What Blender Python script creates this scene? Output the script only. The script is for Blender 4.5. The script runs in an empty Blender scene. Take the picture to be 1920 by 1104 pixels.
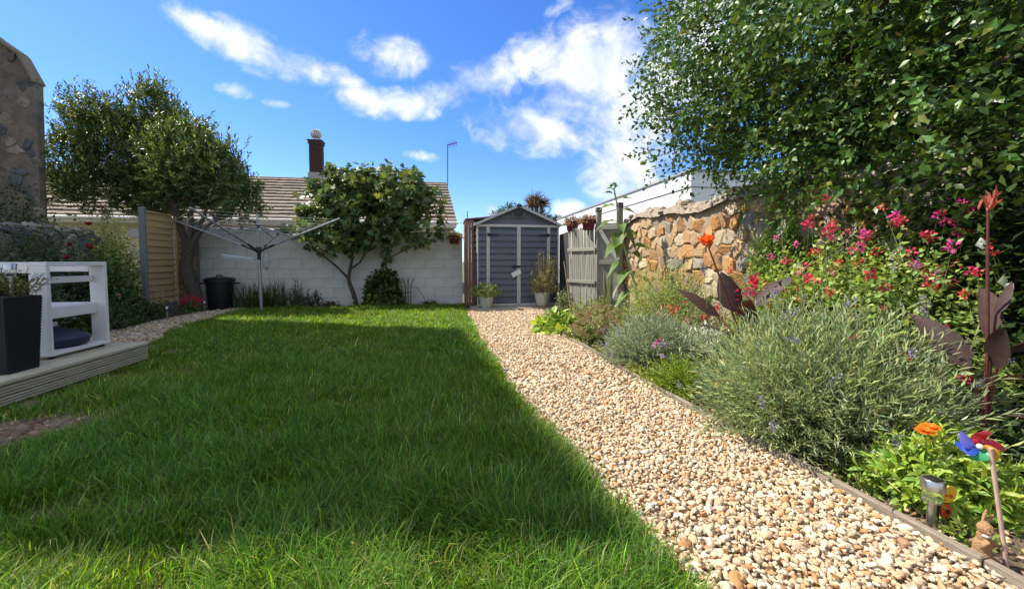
import bpy, bmesh, math, random
import numpy as np
from mathutils import Matrix, Vector, Euler
R = math.radians
random.seed(7)
sc = bpy.context.scene
COL = sc.collection

# ------------------------------------------------------------------ camera
cam_d = bpy.data.cameras.new('camera')
cam = bpy.data.objects.new('camera', cam_d); COL.objects.link(cam)
cam.location = (0, 0, 1.0)
cam.rotation_euler = (R(90 - 2.8), 0, R(-9.7))
cam_d.sensor_width = 36; cam_d.lens = 36 * 760 / 1920
cam_d.shift_y = -24.8 / 1920
cam_d.clip_start = 0.02; cam_d.clip_end = 4000
sc.camera = cam

# ------------------------------------------------------------------ sun, sky, exposure
SUN_EL, SUN_H = R(52), Vector((-0.918, 0.397)).normalized()
sun_dir = Vector((SUN_H.x * math.cos(SUN_EL), SUN_H.y * math.cos(SUN_EL), math.sin(SUN_EL)))
sd = bpy.data.lights.new('sun', 'SUN'); sd.energy = 4.6; sd.angle = R(0.53); sd.color = (1.0, 0.93, 0.80)
sun = bpy.data.objects.new('sun', sd); COL.objects.link(sun)
sun.rotation_euler = sun_dir.to_track_quat('Z', 'Y').to_euler()
sc.view_settings.view_transform = 'Standard'; sc.view_settings.look = 'None'
sc.view_settings.exposure = 0.92; sc.view_settings.gamma = 1.0

world = bpy.data.worlds.new('World'); sc.world = world; world.use_nodes = True
def build_sky():
    nt = world.node_tree; N = nt.nodes; L = nt.links; N.clear()
    out = N.new('ShaderNodeOutputWorld'); bg = N.new('ShaderNodeBackground'); bg.inputs[1].default_value = 0.112
    L.new(bg.outputs[0], out.inputs[0])
    sky = N.new('ShaderNodeTexSky'); sky.sky_type = 'NISHITA'; sky.sun_disc = False
    sky.sun_elevation = SUN_EL; sky.sun_rotation = math.atan2(SUN_H.x, SUN_H.y)
    sky.air_density = 1.0; sky.dust_density = 0.3; sky.ozone_density = 2.5
    hs = N.new('ShaderNodeHueSaturation'); hs.inputs['Saturation'].default_value = 1.25; hs.inputs['Value'].default_value = 1.0
    L.new(sky.outputs[0], hs.inputs['Color'])
    tint = N.new('ShaderNodeMix'); tint.data_type = 'RGBA'; tint.blend_type = 'MULTIPLY'; tint.inputs[0].default_value = 1
    tint.inputs[7].default_value = (0.72, 0.82, 1.10, 1); L.new(hs.outputs[0], tint.inputs[6])
    tc = N.new('ShaderNodeTexCoord')
    def m(op, a, b=None, c=None, clamp=False):
        n = N.new('ShaderNodeMath'); n.operation = op; n.use_clamp = clamp
        for i, x in enumerate((a, b, c)):
            if x is None: continue
            if isinstance(x, (int, float)): n.inputs[i].default_value = x
            else: L.new(x, n.inputs[i])
        return n.outputs[0]
    def dot(v):
        n = N.new('ShaderNodeVectorMath'); n.operation = 'DOT_PRODUCT'; L.new(tc.outputs['Generated'], n.inputs[0])
        n.inputs[1].default_value = v; return n.outputs['Value']
    sep = N.new('ShaderNodeSeparateXYZ'); L.new(tc.outputs['Generated'], sep.inputs[0])
    # cloud layer: the direction met with a flat sheet overhead
    zz = m('MAXIMUM', m('ADD', sep.outputs[2], 0.22), 0.05)
    comb = N.new('ShaderNodeCombineXYZ'); L.new(m('DIVIDE', sep.outputs[0], zz), comb.inputs[0]); L.new(m('DIVIDE', sep.outputs[1], zz), comb.inputs[1])
    def noise(scale, detail, rough, dist, off, rot=0, sx=1, sy=1):
        mp = N.new('ShaderNodeMapping'); L.new(tc.outputs['Generated'] if scale > 2 else comb.outputs[0], mp.inputs[0]); mp.inputs['Location'].default_value = off
        mp.inputs['Rotation'].default_value = (0, 0, rot); mp.inputs['Scale'].default_value = (sx, sy, 1)
        n = N.new('ShaderNodeTexNoise'); n.inputs['Scale'].default_value = scale; n.inputs['Detail'].default_value = detail
        n.inputs['Roughness'].default_value = rough; n.inputs['Distortion'].default_value = dist
        L.new(mp.outputs[0], n.inputs['Vector']); return n.outputs[0]
    fb = noise(8.5, 10, 0.60, 0.5, (3.1, 1.7, 0.4), R(10), 0.85, 1.0)
    fine = noise(24.0, 8, 0.62, 0.8, (0.3, 4.2, 1.4), R(10), 0.8, 1.0)
    wide = noise(1.1, 4, 0.5, 0.2, (8.2, 2.3, 0.9))
    # cloud banks: (azimuth east of +Y in deg, elevation deg, half length deg, half height deg, tilt deg, weight)
    banks = [(-26.6, 24.2, 3.0, 1.2, -14, .95), (-22.4, 23.4, 4.2, 1.7, -10, 1.15), (-16.5, 22.7, 4.2, 1.3, -14, 1.0), (-12.4, 22.2, 2.6, 1.1, -18, .85),
             (-6.7, 25.2, 3.8, 2.0, 0, .75), (-10.0, 20.0, 3.4, 1.4, -8, 1.1), (-4.6, 20.2, 3.8, 1.5, 2, 1.0), (.9, 21.8, 3.8, 1.5, 15, .95), (7.0, 24.0, 4.6, 2.2, 10, 1.15),
             (13.5, 25.6, 4.6, 2.6, 10, 1.1), (20.6, 24.6, 6.2, 4.4, 5, 1.25), (12.5, 17.8, 6.5, 2.6, -8, 1.15), (18.0, 20.8, 5.0, 3.0, 0, 1.0), (24.5, 19.3, 5.6, 4.4, 0, 1.2),
             (25.4, 12.5, 4.6, 3.6, 0, 1.3), (-2.7, 14.0, 2.1, .6, -5, .8), (16.2, 31.0, 1.8, .8, 20, .55), (-24.1, 18.9, 1.9, .8, 0, .55), (-20.0, 18.3, 1.4, .5, 0, .6),
             (17.4, 7.4, 1.9, 1.0, 0, .95), (6.7, 7.1, 1.0, .8, 0, .95), (34, 24, 7, 5, 0, 1.0), (62, 30, 20, 8, 0, .9), (-60, 35, 12, 4, 10, .8)]
    acc = None
    for az, el, a, b, t, w in banks:
        az, el, t = R(az), R(el), R(t)
        c = Vector((math.sin(az) * math.cos(el), math.cos(az) * math.cos(el), math.sin(el)))
        e1 = Vector((math.cos(az), -math.sin(az), 0)); e2 = c.cross(e1) * -1
        if e2.z < 0: e2 = -e2
        u = e1 * math.cos(t) + e2 * math.sin(t); v = e2 * math.cos(t) - e1 * math.sin(t)
        fa = dot(tuple(u / math.sin(R(a)))); fbb = dot(tuple(v / math.sin(R(b))))
        q = m('ADD', m('POWER', fa, 2), m('POWER', fbb, 2))
        g = m('MULTIPLY', m('EXPONENT', m('MULTIPLY', q, -0.75)), w)
        g = m('MULTIPLY', g, m('GREATER_THAN', dot(tuple(c)), 0.0))
        acc = g if acc is None else m('MAXIMUM', acc, g)
    # elsewhere (out of view): cloud cover added for neutral ambient light, from the wide noise
    away = m('MAXIMUM', m('MULTIPLY_ADD', sep.outputs[1], -2.2, 0.3, True), m('MULTIPLY_ADD', sep.outputs[2], 5.0, -3.3, True))
    behind = m('MULTIPLY', away, m('MULTIPLY_ADD', wide, 5.0, -1.75, True))
    acc = m('MAXIMUM', acc, behind)
    d = m('ADD', acc, m('ADD', m('MULTIPLY_ADD', fb, 2.0, -0.92), m('MULTIPLY_ADD', fine, 1.35, -0.66)))
    d = m('MULTIPLY', d, m('MULTIPLY_ADD', acc, 4.0, -0.2, True))
    ramp = N.new('ShaderNodeMapRange'); ramp.interpolation_type = 'SMOOTHSTEP'
    ramp.inputs[1].default_value = 0.16; ramp.inputs[2].default_value = 1.25; ramp.inputs[3].default_value = 0; ramp.inputs[4].default_value = 0.95
    L.new(d, ramp.inputs[0])
    mix = N.new('ShaderNodeMix'); mix.data_type = 'RGBA'
    L.new(ramp.outputs[0], mix.inputs[0]); L.new(tint.outputs[2], mix.inputs[6])
    cc = N.new('ShaderNodeMix'); cc.data_type = 'RGBA'
    cc.inputs[6].default_value = (3.3, 3.9, 4.9, 1); cc.inputs[7].default_value = (5.7, 5.75, 5.8, 1); L.new(fb, cc.inputs[0])
    cr = N.new('ShaderNodeMapRange'); cr.inputs[1].default_value = .38; cr.inputs[2].default_value = .58; L.new(fb, cr.inputs[0]); L.new(cr.outputs[0], cc.inputs[0])
    L.new(cc.outputs[2], mix.inputs[7]); L.new(mix.outputs[2], bg.inputs[0])
build_sky()

# ------------------------------------------------------------------ materials
MATS = {}
def mat(name, col, rough=0.7, var=0.2, scale=12, bump=0.0, bscale=60, metal=0.0, attr=False, transl=0.0, spec=0.4,
        col2=None, rnd=0.0, stretch=None, tcol=None, brick=None, coat=0):
    if name in MATS: return MATS[name]
    ma = bpy.data.materials.new(name); ma.use_nodes = True; MATS[name] = ma
    nt = ma.node_tree; N = nt.nodes; L = nt.links; b = N['Principled BSDF']
    b.inputs['Roughness'].default_value = rough; b.inputs['Metallic'].default_value = metal
    b.inputs['Specular IOR Level'].default_value = spec
    if coat: b.inputs['Coat Weight'].default_value = coat
    tc = N.new('ShaderNodeTexCoord'); mp = N.new('ShaderNodeMapping'); L.new(tc.outputs['Object'], mp.inputs[0])
    if stretch: mp.inputs['Scale'].default_value = stretch
    no = N.new('ShaderNodeTexNoise'); no.inputs['Scale'].default_value = scale; no.inputs['Detail'].default_value = 6; no.inputs['Roughness'].default_value = .65
    L.new(mp.outputs[0], no.inputs['Vector'])
    ra = N.new('ShaderNodeMapRange'); ra.inputs[1].default_value = .32; ra.inputs[2].default_value = .68; L.new(no.outputs[0], ra.inputs[0])
    mx = N.new('ShaderNodeMix'); mx.data_type = 'RGBA'
    c2 = col2 or tuple(c * (1 + var) for c in col); c1 = col if col2 else tuple(c * (1 - var) for c in col)
    mx.inputs[6].default_value = (*c1, 1); mx.inputs[7].default_value = (*c2, 1); L.new(ra.outputs[0], mx.inputs[0])
    cur = mx.outputs[2]
    def mul(a, bsock):
        k = N.new('ShaderNodeMix'); k.data_type = 'RGBA'; k.blend_type = 'MULTIPLY'; k.inputs[0].default_value = 1
        L.new(a, k.inputs[6]); L.new(bsock, k.inputs[7]); return k.outputs[2]
    if attr:
        at = N.new('ShaderNodeAttribute'); at.attribute_name = 'Col'; cur = mul(cur, at.outputs['Color'])
    if rnd:
        oi = N.new('ShaderNodeObjectInfo'); r2 = N.new('ShaderNodeMapRange'); r2.inputs[3].default_value = 1 - rnd; r2.inputs[4].default_value = 1 + rnd
        L.new(oi.outputs['Random'], r2.inputs[0]); cur = mul(cur, r2.outputs[0])
    L.new(cur, b.inputs['Base Color'])
    if bump:
        n2 = N.new('ShaderNodeTexNoise'); n2.inputs['Scale'].default_value = bscale; n2.inputs['Detail'].default_value = 5; L.new(mp.outputs[0], n2.inputs['Vector'])
        bp = N.new('ShaderNodeBump'); bp.inputs['Strength'].default_value = bump; bp.inputs['Distance'].default_value = 0.02
        L.new(n2.outputs[0], bp.inputs['Height']); L.new(bp.outputs[0], b.inputs['Normal'])
    if transl:
        tr = N.new('ShaderNodeBsdfTranslucent'); ms = N.new('ShaderNodeMixShader'); ms.inputs[0].default_value = transl
        k = N.new('ShaderNodeMix'); k.data_type = 'RGBA'; k.blend_type = 'MULTIPLY'; k.inputs[0].default_value = 1
        L.new(cur, k.inputs[6]); k.inputs[7].default_value = (*(tcol or (1.5, 1.35, .6)), 1); L.new(k.outputs[2], tr.inputs[0])
        out = N['Material Output']; L.new(b.outputs[0], ms.inputs[1]); L.new(tr.outputs[0], ms.inputs[2]); L.new(ms.outputs[0], out.inputs[0])
    return ma

# ------------------------------------------------------------------ mesh helpers
def mesh_np(name, V, groups, col=None, smooth=False):
    me = bpy.data.meshes.new(name)
    V = np.ascontiguousarray(V, dtype=np.float32); me.vertices.add(len(V)); me.vertices.foreach_set('co', V.ravel())
    groups = [np.asarray(g, dtype=np.int32) for g in groups if len(g)]
    nl = sum(g.size for g in groups); npol = sum(len(g) for g in groups)
    me.loops.add(nl); me.loops.foreach_set('vertex_index', np.concatenate([g.ravel() for g in groups]))
    tot = np.concatenate([np.full(len(g), g.shape[1], np.int32) for g in groups])
    st = np.concatenate([[0], np.cumsum(tot)[:-1]]).astype(np.int32)
    me.polygons.add(npol); me.polygons.foreach_set('loop_start', st)
    try: me.polygons.foreach_set('loop_total', tot)
    except Exception: pass
    if smooth: me.polygons.foreach_set('use_smooth', np.ones(npol, dtype=bool))
    me.update(calc_edges=True)
    if col is not None:
        a = me.color_attributes.new('Col', 'FLOAT_COLOR', 'POINT')
        c = np.ones((len(V), 4), np.float32); c[:, :3] = col; a.data.foreach_set('color', c.ravel())
    return me

def setp(o, label=None, cat=None, group=None, kind=None):
    if label: o['label'] = label
    if cat: o['category'] = cat
    if group: o['group'] = group
    if kind: o['kind'] = kind
    return o

def link(name, me, m, parent=None, **k):
    o = bpy.data.objects.new(name, me); COL.objects.link(o)
    if m is not None and me is not None and not me.materials: me.materials.append(m)
    if parent is not None:
        o.parent = parent
        if parent.type == 'EMPTY': o.matrix_parent_inverse = Matrix.Translation(-parent.location)
    return setp(o, **k)

def thing(name, label, cat, loc=(0, 0, 0), group=None):
    o = bpy.data.objects.new(name, None); COL.objects.link(o); o.location = loc; o.empty_display_size = .1
    return setp(o, label, cat, group)

class MB:
    def __init__(s): s.v = []; s.f = []
    def add(s, vs, fs):
        o = len(s.v); s.v += [tuple(v) for v in vs]; s.f += [tuple(i + o for i in f) for f in fs]; return s
    def box(s, lo, hi):
        x0, y0, z0 = lo; x1, y1, z1 = hi
        return s.add([(x0, y0, z0), (x1, y0, z0), (x1, y1, z0), (x0, y1, z0), (x0, y0, z1), (x1, y0, z1), (x1, y1, z1), (x0, y1, z1)],
                     [(0, 3, 2, 1), (4, 5, 6, 7), (0, 1, 5, 4), (1, 2, 6, 5), (2, 3, 7, 6), (3, 0, 4, 7)])
    def bar(s, a, b, w, h, up=(0, 0, 1)):
        a = Vector(a); b = Vector(b); d = (b - a).normalized(); u = Vector(up)
        if abs(d.dot(u)) > .98: u = Vector((0, 1, 0))
        r = d.cross(u).normalized(); u = r.cross(d); r *= w / 2; u = u * (h / 2)
        return s.add([a - r - u, a + r - u, a + r + u, a - r + u, b - r - u, b + r - u, b + r + u, b - r + u],
                     [(0, 1, 2, 3), (7, 6, 5, 4), (0, 4, 5, 1), (1, 5, 6, 2), (2, 6, 7, 3), (3, 7, 4, 0)])
    def tube(s, pts, rad, n=8, cap=True):
        pts = [Vector(p) for p in pts]
        if isinstance(rad, (int, float)): rad = [rad] * len(pts)
        vs = []; prev = None
        for i, p in enumerate(pts):
            d = (pts[min(i + 1, len(pts) - 1)] - pts[max(i - 1, 0)]).normalized()
            if prev is None:
                a = d.orthogonal().normalized()
            else:
                a = (prev - d * prev.dot(d)).normalized()
            prev = a; b = d.cross(a)
            for k in range(n):
                t = 2 * math.pi * k / n; vs.append(p + (a * math.cos(t) + b * math.sin(t)) * rad[i])
        fs = [(i * n + k, i * n + (k + 1) % n, (i + 1) * n + (k + 1) % n, (i + 1) * n + k) for i in range(len(pts) - 1) for k in range(n)]
        if cap: fs += [tuple(range(n - 1, -1, -1)), tuple((len(pts) - 1) * n + k for k in range(n))]
        return s.add(vs, fs)
    def lathe(s, prof, c=(0, 0, 0), n=20, sx=1, sy=1):
        vs = [(c[0] + r * math.cos(2 * math.pi * k / n) * sx, c[1] + r * math.sin(2 * math.pi * k / n) * sy, c[2] + z) for r, z in prof for k in range(n)]
        fs = [(i * n + k, i * n + (k + 1) % n, (i + 1) * n + (k + 1) % n, (i + 1) * n + k) for i in range(len(prof) - 1) for k in range(n)]
        fs += [tuple(range(n - 1, -1, -1)), tuple((len(prof) - 1) * n + k for k in range(n))]
        return s.add(vs, fs)
    def ell(s, c, r, n=10, m=7, rot=None):
        vs = []; c = Vector(c)
        for i in range(m + 1):
            ph = math.pi * i / m
            for k in range(n):
                t = 2 * math.pi * k / n
                p = Vector((r[0] * math.sin(ph) * math.cos(t), r[1] * math.sin(ph) * math.sin(t), r[2] * math.cos(ph)))
                if rot: p.rotate(Euler(rot))
                vs.append(c + p)
        return s.add(vs, [(i * n + k, (i + 1) * n + k, (i + 1) * n + (k + 1) % n, i * n + (k + 1) % n) for i in range(m) for k in range(n)])
    def prism(s, poly, d):
        n = len(poly); p = [Vector(q) for q in poly]; d = Vector(d)
        return s.add(p + [q + d for q in p], [tuple(range(n - 1, -1, -1)), tuple(range(n, 2 * n))] + [(i, (i + 1) % n, n + (i + 1) % n, n + i) for i in range(n)])
    def mesh(s, name, smooth=False):
        me = bpy.data.meshes.new(name); me.from_pydata(s.v, [], s.f); me.update()
        bm = bmesh.new(); bm.from_mesh(me); bmesh.ops.recalc_face_normals(bm, faces=bm.faces); bm.to_mesh(me); bm.free()
        if smooth:
            for p in me.polygons: p.use_smooth = True
            me.set_sharp_from_angle(angle=R(40))
        return me
    def build(s, name, m, parent=None, smooth=False, bevel=0, **k):
        o = link(name, s.mesh(name, smooth), m, parent, **k)
        if bevel:
            b = o.modifiers.new('Bevel', 'BEVEL'); b.width = bevel; b.segments = 2; b.limit_method = 'ANGLE'
        return o

_cb = {}
def cbox_mesh(size, ch=.004):
    key = tuple(round(x, 4) for x in size) + (ch,)
    if key not in _cb:
        bm = bmesh.new(); bmesh.ops.create_cube(bm, size=1); bmesh.ops.scale(bm, vec=size, verts=bm.verts)
        bmesh.ops.bevel(bm, geom=bm.edges[:], offset=min(ch, min(size) * .3), segments=1, affect='EDGES')
        me = bpy.data.meshes.new('board'); bm.to_mesh(me); bm.free(); _cb[key] = me
    return _cb[key]
def board(name, m, parent, c, size, rot=(0, 0, 0), ch=.004):
    me = cbox_mesh(size, ch)
    if me.materials and me.materials[0] != m: me = me.copy(); me.materials.clear()
    o = link(name, me, m, parent); o.location = c; o.rotation_euler = rot; return o
def span(name, m, parent, lo, hi, ch=.004):
    return board(name, m, parent, [(a + b) / 2 for a, b in zip(lo, hi)], [abs(b - a) for a, b in zip(lo, hi)], ch=ch)
def piece(name, me, parent, loc, rot=(0, 0, 0), scale=(1, 1, 1)):
    o = link(name, me, None, parent); o.location = loc; o.rotation_euler = rot; o.scale = scale; return o

def nrm(a): return a / np.maximum(np.linalg.norm(a, axis=-1, keepdims=True), 1e-9)
TPL = {
 'diamond': ([(0, 0, 0), (.45, -.5, .07), (1, 0, -.08), (.45, .5, .07)], [[(0, 1, 2), (0, 2, 3)]]),
 'oval': ([(0, 0, 0), (.22, -.38, .05), (.62, -.42, .03), (1, 0, -.14), (.62, .42, .03), (.22, .38, .05), (.5, 0, -.02)],
          [[(0, 1, 6), (1, 2, 6), (2, 3, 6), (3, 4, 6), (4, 5, 6), (5, 0, 6)]]),
 'oval4': ([(0, 0, 0), (.40, -.46, .05), (1, 0, -.14), (.40, .46, .05), (.5, 0, -.03)], [[(0, 1, 4), (1, 2, 4), (2, 3, 4), (3, 0, 4)]]),
 'blade3': ([(0, -.5, 0), (0, .5, 0), (.55, -.4, .07), (.55, .4, .07), (1, 0, -.12)], [[(0, 1, 3, 2)], [(2, 3, 4)]]),
 'blade': ([(0, -.5, 0), (0, .5, 0), (.4, -.42, .07), (.4, .42, .07), (.75, -.3, .02), (.75, .3, .02), (1, 0, -.16)], [[(0, 1, 3, 2), (2, 3, 5, 4)], [(4, 5, 6)]]),
 'long': ([(0, -.12, 0), (0, .12, 0), (.35, -.5, .10), (.35, .5, .10), (.35, 0, .06), (.72, -.4, .08), (.72, .4, .08), (.72, 0, .04), (1, 0, -.12)],
          [[(0, 4, 7, 5)][:0] or [(0, 1, 4)], [(2, 4, 7, 5), (4, 3, 6, 7)], [(0, 4, 2), (1, 3, 4), (5, 7, 8), (7, 6, 8)]]),
 'fig': ([(0, 0, 0), (.1, -.42, .02), (.38, -.55, -.02), (.42, -.2, .05), (.75, -.42, -.04), (.72, -.14, .04), (1, 0, -.1), (.72, .14, .04), (.75, .42, -.04), (.42, .2, .05), (.38, .55, -.02), (.1, .42, .02)],
         [[(0, 1, 2), (0, 2, 3), (3, 4, 5), (5, 6, 7), (7, 8, 9), (0, 9, 10), (0, 10, 11), (0, 3, 9), (3, 5, 7), (3, 7, 9)]]),
}
class LF:  # collects leaves into one mesh
    def __init__(s): s.V = []; s.G = {}; s.C = []; s.n = 0
    def add(s, P, D, Nn, Ln, W, col, kind='oval'):
        P = np.asarray(P, float); n = len(P)
        if n == 0: return s
        D = nrm(np.asarray(D, float)); S = nrm(np.cross(D, Nn)); U = nrm(np.cross(S, D))
        Ln = np.broadcast_to(Ln, (n,))[:, None]; W = np.broadcast_to(W, (n,))[:, None]
        T, gs = TPL[kind]; k = len(T); V = np.empty((n, k, 3))
        for i, (u, v, w) in enumerate(T): V[:, i] = P + D * (u * Ln) + S * (v * W) + U * (w * Ln)
        s.V.append(V.reshape(-1, 3)); s.C.append(np.repeat(np.broadcast_to(col, (n, 3)), k, axis=0))
        for g in gs:
            g = np.asarray(g); F = (g[None] + (np.arange(n) * k)[:, None, None] + s.n).reshape(-1, g.shape[1]); s.G.setdefault(g.shape[1], []).append(F)
        s.n += n * k; return s
    def build(s, name, m, parent=None, smooth=False, **kw):
        me = mesh_np(name, np.concatenate(s.V), [np.concatenate(g) for g in s.G.values()], np.concatenate(s.C), smooth)
        return link(name, me, m, parent, **kw)
def basis(D):
    h = np.where(np.abs(D[:, 2:3]) > .9, np.array([[1., 0, 0]]), np.array([[0, 0, 1.]]))
    A = nrm(np.cross(D, h)); return A, np.cross(A, D)
def shoots(rng, P, D, L, n, ang, droop=0.0, t0=.1):
    """leaves set spirally on shoots: returns leaf base, direction, normal"""
    D = nrm(D); m = len(P); A, B = basis(D); L = np.broadcast_to(L, (m,))
    t = (np.arange(n) + .5) / n * (1 - t0) + t0
    az = np.arange(n)[None] * 2.4 + rng.uniform(0, 6.28, (m, 1)) + rng.normal(0, .3, (m, n))
    an = (ang * (1.15 - .55 * t))[None] + rng.normal(0, .15, (m, n))
    rad = A[:, None] * np.cos(az)[..., None] + B[:, None] * np.sin(az)[..., None]
    pos = P[:, None] + D[:, None] * (L[:, None] * t)[..., None]; pos[..., 2] -= droop * (L[:, None] * t) ** 2
    d = D[:, None] * np.cos(an)[..., None] + rad * np.sin(an)[..., None]
    nn = D[:, None] * np.sin(an)[..., None] - rad * np.cos(an)[..., None]
    d[..., 2] -= droop * .5
    return pos.reshape(-1, 3), nrm(d.reshape(-1, 3)), nn.reshape(-1, 3)
def vcol(rng, n, base, var=.25, hue=.12, alt=None, p=0):
    c = np.tile(np.array(base, float), (n, 1)); c *= rng.lognormal(0, var, (n, 1)); c[:, 0] *= rng.lognormal(0, hue, n); c[:, 2] *= rng.lognormal(0, hue, n)
    if alt is not None:
        k = rng.random(n) < p; c[k] = np.array(alt) * rng.lognormal(0, var, (k.sum(), 1))
    return np.clip(c, 0, .95)
def sph(rng, n, zlo=-1.):
    z = rng.uniform(zlo, 1, n); a = rng.uniform(0, 6.283, n); r = np.sqrt(1 - z * z)
    return np.stack([r * np.cos(a), r * np.sin(a), z], 1)
def wob(x, y, seed, f=1.0):
    r = np.random.default_rng(seed); s = 0
    for i in range(6):
        a = r.uniform(0, 6.28); k = f * r.uniform(.6, 2.2); s = s + np.sin((x * math.cos(a) + y * math.sin(a)) * k * 6.28 + r.uniform(0, 6.28))
    return s / 6
LEAFW = (1, 1, 1)
def leafmat(name, transl=.35, rough=.45, tcol=None, spec=.4):
    return mat(name, LEAFW, rough=rough, var=.08, scale=30, attr=True, transl=transl, spec=spec, tcol=tcol)
M_leaf = leafmat('leaf_surface'); M_glossy = leafmat('glossy_leaf_surface', .24, .42, spec=.5); M_silver = leafmat('silver_leaf_surface', .32, .65, (1.15, 1.2, .75))
M_petal = leafmat('petal_surface', .4, .6, (1.2, 1.0, 1.0)); M_grass = leafmat('grass_surface', .48, .5, (1.6, 1.5, .5), spec=.35)
M_bark = mat('bark', (.085, .065, .05), .9, .4, 25, .8, 60); M_stem = mat('green_stem', (.16, .22, .07), .6, .25, 30); M_twig = mat('twig_bark', (.10, .08, .055), .9, .3, 30)
M_redstem = mat('dark_red_stem', (.12, .035, .03), .5, .3, 30)

# ================================================================== SETTING
M_soil = mat('bed_soil', (.075, .05, .033), .95, .45, 14, 1.0, 45, col2=(.17, .125, .09))
M_lawnsoil = mat('lawn_soil', (.17, .105, .05), .95, .4, 9, .8, 50, col2=(.30, .195, .10))
M_grav = mat('gravel_bed', (.50, .41, .30), .9, .3, 60, 1.0, 90, col2=(.36, .28, .19))
def sheet(name, poly, z, m, sub=0):
    me = bpy.data.meshes.new(name); me.from_pydata([(x, y, z) for x, y in poly], [], [tuple(range(len(poly)))]); me.update()
    return link(name, me, m, None, kind='structure')
sheet('ground', [(-600, -600), (600, -600), (600, 600), (-600, 600)], -.03, mat('far_ground', (.09, .11, .05), .95, .3, .2))
PL = [(.80, -1.5), (.78, .9), (.73, 1.2), (.70, 1.5), (.62, 2.05), (.55, 3.2), (.50, 5.0), (.49, 7.6), (.49, 8.3)]     # lawn side of the path
PR = [(1.76, -1.5), (1.73, 1.0), (1.70, 1.5), (1.66, 2.2), (1.62, 3.1), (1.61, 4.5), (1.54, 5.4), (1.52, 6.2), (1.8, 7.2), (2.45, 8.3)]
LI = [(-3.2, 4.7), (-3.51, 5.54), (-3.92, 6.9), (-4.02, 7.9), (-4.03, 9.25)]   # lawn side of the left strip
LO = [(-4.55, 4.7), (-4.58, 6.3), (-4.66, 7.1), (-4.66, 8.8), (-4.4, 9.3)]
def ix(line, y): return np.interp(y, [p[1] for p in line], [p[0] for p in line])
sheet('soil', [(-9, -2.5), (8, -2.5), (8, 13), (-9, 13)], -.012, M_soil)
lawn_poly = PL + [(.49, 9.3), (-4.03, 9.3)] + LI[::-1] + [(-2.9, 4.7), (-2.9, -1.5)]
sheet('lawn', lawn_poly, -.006, M_lawnsoil)
sheet('path', PL + [(.49, 8.6), (2.6, 8.6)] + PR[::-1], -.004, M_grav)
sheet('path_by_fence', LI + LO[::-1], -.004, M_grav)

# ---- lawn grass
def in_lawn(x, y):
    ok = (x < ix(PL, y) + .03 * wob(x * 0, y, 5, 1.3)) & (y < 9.35) & (y > .55)
    left = np.where(y < 4.62, -2.93, ix(LI, y) - .02)
    return ok & (x > left)
def bare(x, y):
    b = np.zeros_like(x)
    for cx, cy, rx, ry, s in [(-2.50, 2.80, .46, .34, 1.0), (-2.75, 4.02, .5, .17, .75), (-2.2, 3.85, .25, .12, .5), (-1.5, 1.85, .22, .12, .75), (-2.8, 3.4, .16, .6, .6)]:
        b = np.maximum(b, s * np.exp(-(((x - cx) / rx) ** 2 + ((y - cy) / ry) ** 2) ** 2))
    return b
def grass():
    rng = np.random.default_rng(3); lf = LF()
    for (y0, y1, dens, wid, hgt, kind) in [(.95, 2.3, 38000, .0040, .085, 'blade'), (2.3, 4.2, 17000, .0056, .075, 'blade3'), (4.2, 9.35, 5400, .0098, .062, 'blade3')]:
        n = int((y1 - y0) * 5.4 * dens); x = rng.uniform(-4.1, 1.0, n); y = rng.uniform(y0, y1, n)
        view = np.abs(np.arctan2(x, y) - R(9.7)) < R(58)
        ok = in_lawn(x, y) & view & (rng.random(n) > bare(x, y) * 1.05) & (rng.random(n) > .35 - .6 * wob(x, y, 12, 1.7)); x, y = x[ok], y[ok]
        n = len(x)
        tuft = wob(x, y, 11, .55) + .7 * wob(x, y, 12, 1.7)
        h = hgt * (1 + .55 * tuft) * rng.lognormal(0, .28, n); lg = rng.random(n) < .10; h[lg] *= 1.55; h = np.clip(h, .02, .2) * (1 - .6 * bare(x, y))
        edge = ix(PL, y) - x; h *= np.clip(.65 + edge * 3, .65, 1)
        la = 6.28 * (wob(x, y, 21, .35) + wob(x, y, 22, 1.1)) * .7 + rng.normal(0, 1.5, n) + 2.2
        lean = np.clip(.58 + .25 * tuft + rng.normal(0, .30, n) + .25 * lg, .02, 1.35)
        D = np.stack([np.cos(la) * np.sin(lean), np.sin(la) * np.sin(lean), np.cos(lean)], 1)
        Nn = np.stack([-np.cos(la) * np.cos(lean), -np.sin(la) * np.cos(lean), np.sin(lean)], 1) + rng.normal(0, .35, (n, 3))
        pale = wob(x, y, 31, .45)
        c = vcol(rng, n, (.128, .242, .022), .38, .2, (.40, .36, .15), .06)
        c[:, 0] *= 1 + .22 * pale; c[:, 1] *= 1 + .10 * pale
        P = np.stack([x, y, np.full(n, -.006)], 1)
        lf.add(P, D, Nn, h, wid * rng.uniform(.6, 1.35, n), c, kind)
    lf.build('grass', M_grass, kind='stuff', label='short green lawn grass, long in tufts and worn bare beside the deck', cat='grass')
grass()

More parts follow.
